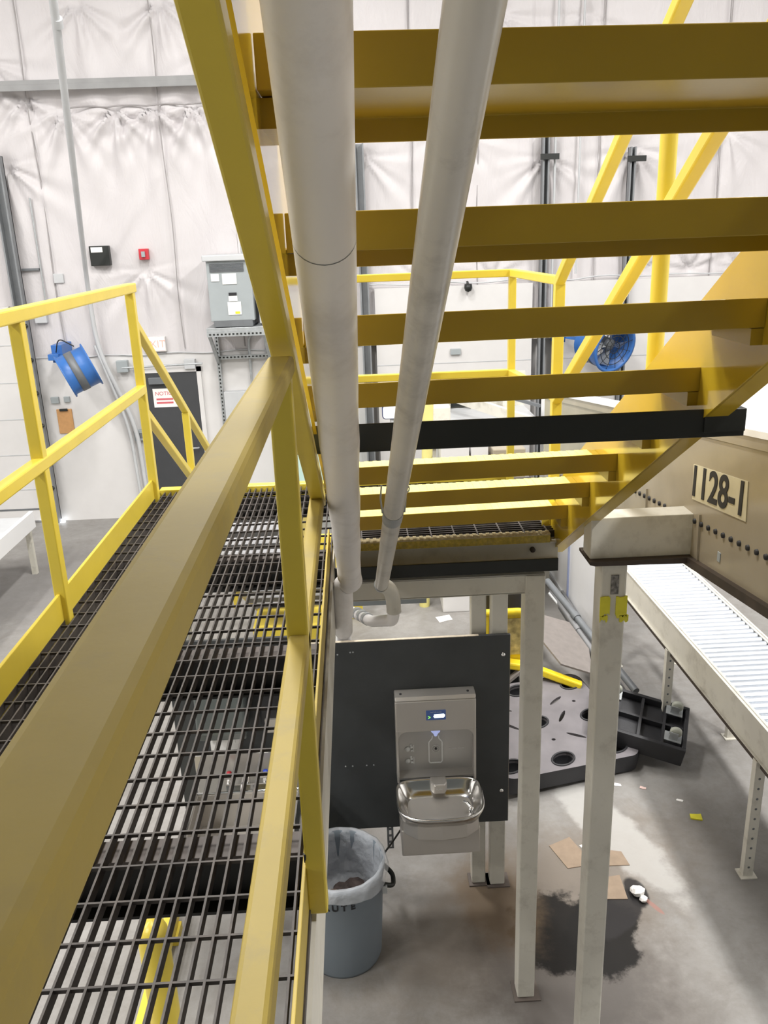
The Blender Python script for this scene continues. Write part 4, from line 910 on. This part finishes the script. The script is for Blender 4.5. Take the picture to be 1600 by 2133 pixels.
for (u, v_, a, c_, r_) in holes[:9]:
    e0 = [(u+a*math.cos(k*PI/9)*math.cos(r_)-c_*math.sin(k*PI/9)*math.sin(r_), v_+a*math.cos(k*PI/9)*math.sin(r_)+c_*math.sin(k*PI/9)*math.cos(r_)) for k in range(18)]
    vs = [pmap(p[0], p[1], -.025) for p in e0]+[pmap(u+(p[0]-u)*.8, v_+(p[1]-v_)*.8, -.13) for p in e0]
    link('foot', MB().add(vs, [(k, (k+1) % 18, 18+(k+1) % 18, 18+k) for k in range(18)]+[tuple(range(18, 36))], True), 'blackp', t)
sk = MB(); pts = [pmap(p[0], p[1], 0) for p in pol]; n_p = len(pol)
vs = [pmap(p[0], p[1], .004) for p in pol]+[pmap(PWd/2+(p[0]-PWd/2)*1.02, PHt/2+(p[1]-PHt/2)*1.02, -.03) for p in pol]+[pmap(PWd/2+(p[0]-PWd/2)*1.02, PHt/2+(p[1]-PHt/2)*1.02, -.13) for p in pol]
sk.add(vs, [(j*n_p+i, j*n_p+(i+1) % n_p, (j+1)*n_p+(i+1) % n_p, (j+1)*n_p+i) for j in range(2) for i in range(n_p)], True)
link('skirt', sk, 'blackp', t)
# black dolly, upside down, casters up
t = thing('platform_dolly', 'black dolly lying upside down with its casters in the air', 'dolly', (1.9, 5.3, .2))
DO = Vector((1.60, 5.32, .27)); DU = Vector((.70, -.28, -.13)).normalized(); DW = Vector((.22, .62, .15)).normalized(); DW = (DW-DU*DW.dot(DU)).normalized(); DN = DU.cross(DW)
def dmap(u, v_, h_): return DO+DU*u+DW*v_+DN*h_
def dbox(mb_, u0, u1, v0, v1, h0, h1): return mb_.add([dmap(u, v_, h_) for h_ in (h0, h1) for v_ in (v0, v1) for u in (u0, u1)], [(0, 2, 3, 1), (4, 5, 7, 6), (0, 1, 5, 4), (2, 6, 7, 3), (0, 4, 6, 2), (1, 3, 7, 5)])
DL, DWd = .68, .46
fr_ = MB(); dbox(fr_, 0, DL, 0, .03, -.10, .06); dbox(fr_, 0, DL, DWd-.03, DWd, -.10, .06); dbox(fr_, 0, .03, .03, DWd-.03, -.10, .06); dbox(fr_, DL-.03, DL, .03, DWd-.03, -.10, .06)
link('frame', fr_, 'blackp', t, bev=.006)
link('underside', dbox(MB(), .03, DL-.03, .03, DWd-.03, -.03, .0), 'blackp', t)
rb = MB()
for u in (.17, .34, .51): dbox(rb, u-.01, u+.01, .03, DWd-.03, 0, .05)
dbox(rb, .03, DL-.03, DWd/2-.01, DWd/2+.01, 0, .045)
link('ribs', rb, 'blackp', t)
for (u, v_) in ((.10, .10), (.58, .10), (.12, .37), (.57, .37)):
    cs = link('caster', dbox(MB(), u-.06, u+.06, v_-.045, v_+.045, .06, .066), 'galv', t)
    fk = MB(); dbox(fk, u-.03, u+.03, v_-.028, v_-.022, .066, .13); dbox(fk, u-.03, u+.03, v_+.022, v_+.028, .066, .13)
    link('fork', fk, 'galv', cs)
    link('wheel', MB().lathe([(.0001, -.018), (.035, -.018), (.042, -.010), (.042, .010), (.035, .018), (.0001, .018)], dmap(u+.01, v_, .12), DW, 22), 'caster', cs)
# small box of casters' tag: yellow bin
t = thing('yellow_bin', 'yellow plastic hopper bin with a worn label leaning behind the pallet', 'bin', (1.2, 6.2, .3))
bn = MB()
pf = rrect(.94, 1.27, .42, .90, .06, 5)
bn.prism(pf, lambda p: (p[0], 6.10-(p[1]-.42)*.10, p[1]), lambda p: (p[0], 6.125-(p[1]-.42)*.10, p[1]))
link('front_wall', bn, 'bin', t)
link('rim', MB().tube(fillet([(.94, 6.04, .905), (1.23, 6.04, .905), (1.28, 6.05, .85)], .05), .03, 12), 'bin', t)
link('worn_label', MB().prism([(.98, .50), (1.25, .50), (1.25, .84), (.98, .84)], lambda p: (p[0], 6.094-(p[1]-.42)*.10, p[1]), lambda p: (p[0], 6.099-(p[1]-.42)*.10, p[1])), mat('worn_tan_label', (.5, .4, .16), .8, var=.5, scale=16), t)
link('ledge', MB().bar((.90, 6.08, .47), (1.30, 6.02, .42), .10, .06), 'bin', t, bev=.015)
link('side_wall', MB().prism([(6.06, .42), (6.6, .42), (6.6, .8), (6.02, .88)], lambda p: (.94, p[0], p[1]), lambda p: (.965, p[0], p[1])), 'bin', t)
link('bottom', MB().box(.94, 1.27, 6.1, 6.6, .40, .425), 'bin', t)
link('stand', MB().box(.97, 1.24, 6.15, 6.55, 0, .40), 'blackp', t)
tag(link('yellow_beam', MB().bar((1.29, 6.02, .42), (1.70, 5.92, .275), .07, .06), 'bin', bev=.012), 'sloping yellow plastic beam between the bin and the column', 'beam')
tag(link('wood_board', MB().bar((1.00, 5.98, .22), (1.22, 6.0, .40), .02, .09, (0, -1, .2)), 'sheet'), 'short grey board propped under the yellow bin', 'board')
tag(link('dark_crate', MB().box(1.02, 1.36, 6.65, 7.2, 0, .95), 'blackp', bev=.02), 'black crate standing behind the yellow bin', 'crate')
# grey-brown sheet
sh = MB(); S0 = [(1.40, 6.6, .60), (1.45, 6.2, .52), (1.534, 5.95, .455), (1.763, 5.93, .375), (1.80, 6.0, .375), (1.84, 6.25, .42), (1.76, 6.6, .50), (1.54, 6.62, .57)]
nrm = (Vector(S0[1])-Vector(S0[0])).cross(Vector(S0[3])-Vector(S0[0])).normalized()
if nrm.z < 0: nrm = -nrm
sh.prism(S0, lambda p: tuple(Vector(p)), lambda p: tuple(Vector(p)+nrm*.015))
tag(link('cardboard_sheet', sh, 'sheet'), 'grey brown sheet lying tilted over the scrap pile', 'sheet')
tag(link('scrap_panel', MB().prism([(6.0, .02), (8.2, .02), (8.2, .10), (6.0, .14)], lambda p: (2.09, p[0], p[1]), lambda p: (2.115, p[0], p[1])), 'polegrey'), 'low grey strip along the foot of the white enclosure', 'sheet')
poles = [((1.702, 7.2, 0.653), (2.089, 5.75, 0.303), 0.03, 'dgrey'), ((1.726, 7.1, 0.587), (2.023, 5.65, 0.217), 0.03, 'polegrey'), ((1.774, 6.95, 0.493), (2.017, 5.8, 0.148), 0.026, 'trk'), ((1.671, 7.0, 0.62), (1.812, 6.85, 0.451), 0.012, 'lgrey')]
pl_lab = ['dark grey pole along the far edge of the scrap pile, nearest the white enclosure', 'grey jointed pole in the middle of the scrap pile', 'grey pole in the scrap pile nearest the tilted sheet', 'short thin white rod on top of the scrap pile']
for (a, c_, r_, m_), lb_ in zip(poles, pl_lab):
    p_ = tag(link('pole', MB().tube([a, c_], r_, 14), m_), lb_, 'pole', 'poles in the scrap pile')
    if r_ > .02:
        mid = Vector(a).lerp(Vector(c_), .36); d_ = (Vector(c_)-Vector(a)).normalized()
        link('joint', MB().tube([mid-d_*.03, mid+d_*.03], r_+.008, 14), m_, p_)
# litter on the concrete
def scrap(name, label, cat, x, y, w_, h_, a, m_, th=.004):
    c_, s_ = math.cos(a), math.sin(a)
    jit = [(rt.uniform(-.12, .12), rt.uniform(-.12, .12)) for _ in range(6)]
    pl = [(-.5, -.5), (0, -.52), (.5, -.5), (.5, .5), (.05, .48), (-.5, .5)]
    pl = [((p[0]+j[0])*w_, (p[1]+j[1])*h_) for p, j in zip(pl, jit)]
    return tag(link(name, MB().prism(pl, lambda p: (x+p[0]*c_-p[1]*s_, y+p[0]*s_+p[1]*c_, .001), lambda p: (x+p[0]*c_-p[1]*s_, y+p[0]*s_+p[1]*c_, .001+th)), m_), label, cat)
scrap('cardboard_piece', 'flat brown cardboard piece on the floor left of the column', 'cardboard', 1.22, 4.36, .16, .22, .2, 'card')
scrap('cardboard_piece', 'flat brown cardboard piece on the floor right of the column', 'cardboard', 1.45, 4.28, .2, .14, -.1, 'card')
scrap('cardboard_piece', 'brown cardboard piece on the floor next to the wet stain', 'cardboard', 1.36, 4.02, .24, .17, .1, 'card')
scrap('paper_scrap', 'white paper scrap on the floor by the pallet corner', 'litter', 1.726, 5.008, .06, .03, -.4, 'whitemat')
scrap('paper_scrap', 'pinkish paper scrap on the floor below the dolly', 'litter', 1.898, 4.955, .05, .025, -.4, mat('pink_paper', (.75, .55, .5), .8))
scrap('paper_scrap', 'white paper strip at the shade edge above the yellow scrap', 'litter', 2.10, 4.80, .05, .02, -.5, 'whitemat')
scrap('yellow_scrap', 'small yellow scrap on the floor below the roller conveyor', 'litter', 2.143, 4.619, .075, .05, -.2, 'ytape', .01)
scrap('paper_scrap', 'white sheet of paper on the floor far behind the dark board', 'litter', .80, 7.85, .14, .12, .3, 'whitemat')
scrap('paper_scrap', 'tiny pale scrap beside the cardboard on the floor', 'litter', 1.33, 4.41, .05, .02, .3, 'whitemat')
pp = MB(); rp_ = random.Random(8)
for (x, y, z, s_) in ((1.535, 3.965, .03, .05), (1.55, 3.915, .02, .03), (1.52, 3.985, .025, .035)):
    pp.lathe([(.0001, -.5*s_), (s_*.6, -.4*s_), (s_*.85, .1*s_), (s_*.5, .5*s_), (.0001, .6*s_)], (x, y, z), (rp_.uniform(-.4, .4), rp_.uniform(-.4, .4), 1), 8)
pp.sm = [False]*len(pp.f)
tag(link('crumpled_tissue', pp, 'whitemat'), 'crumpled white tissue in the dark wet stain', 'litter')
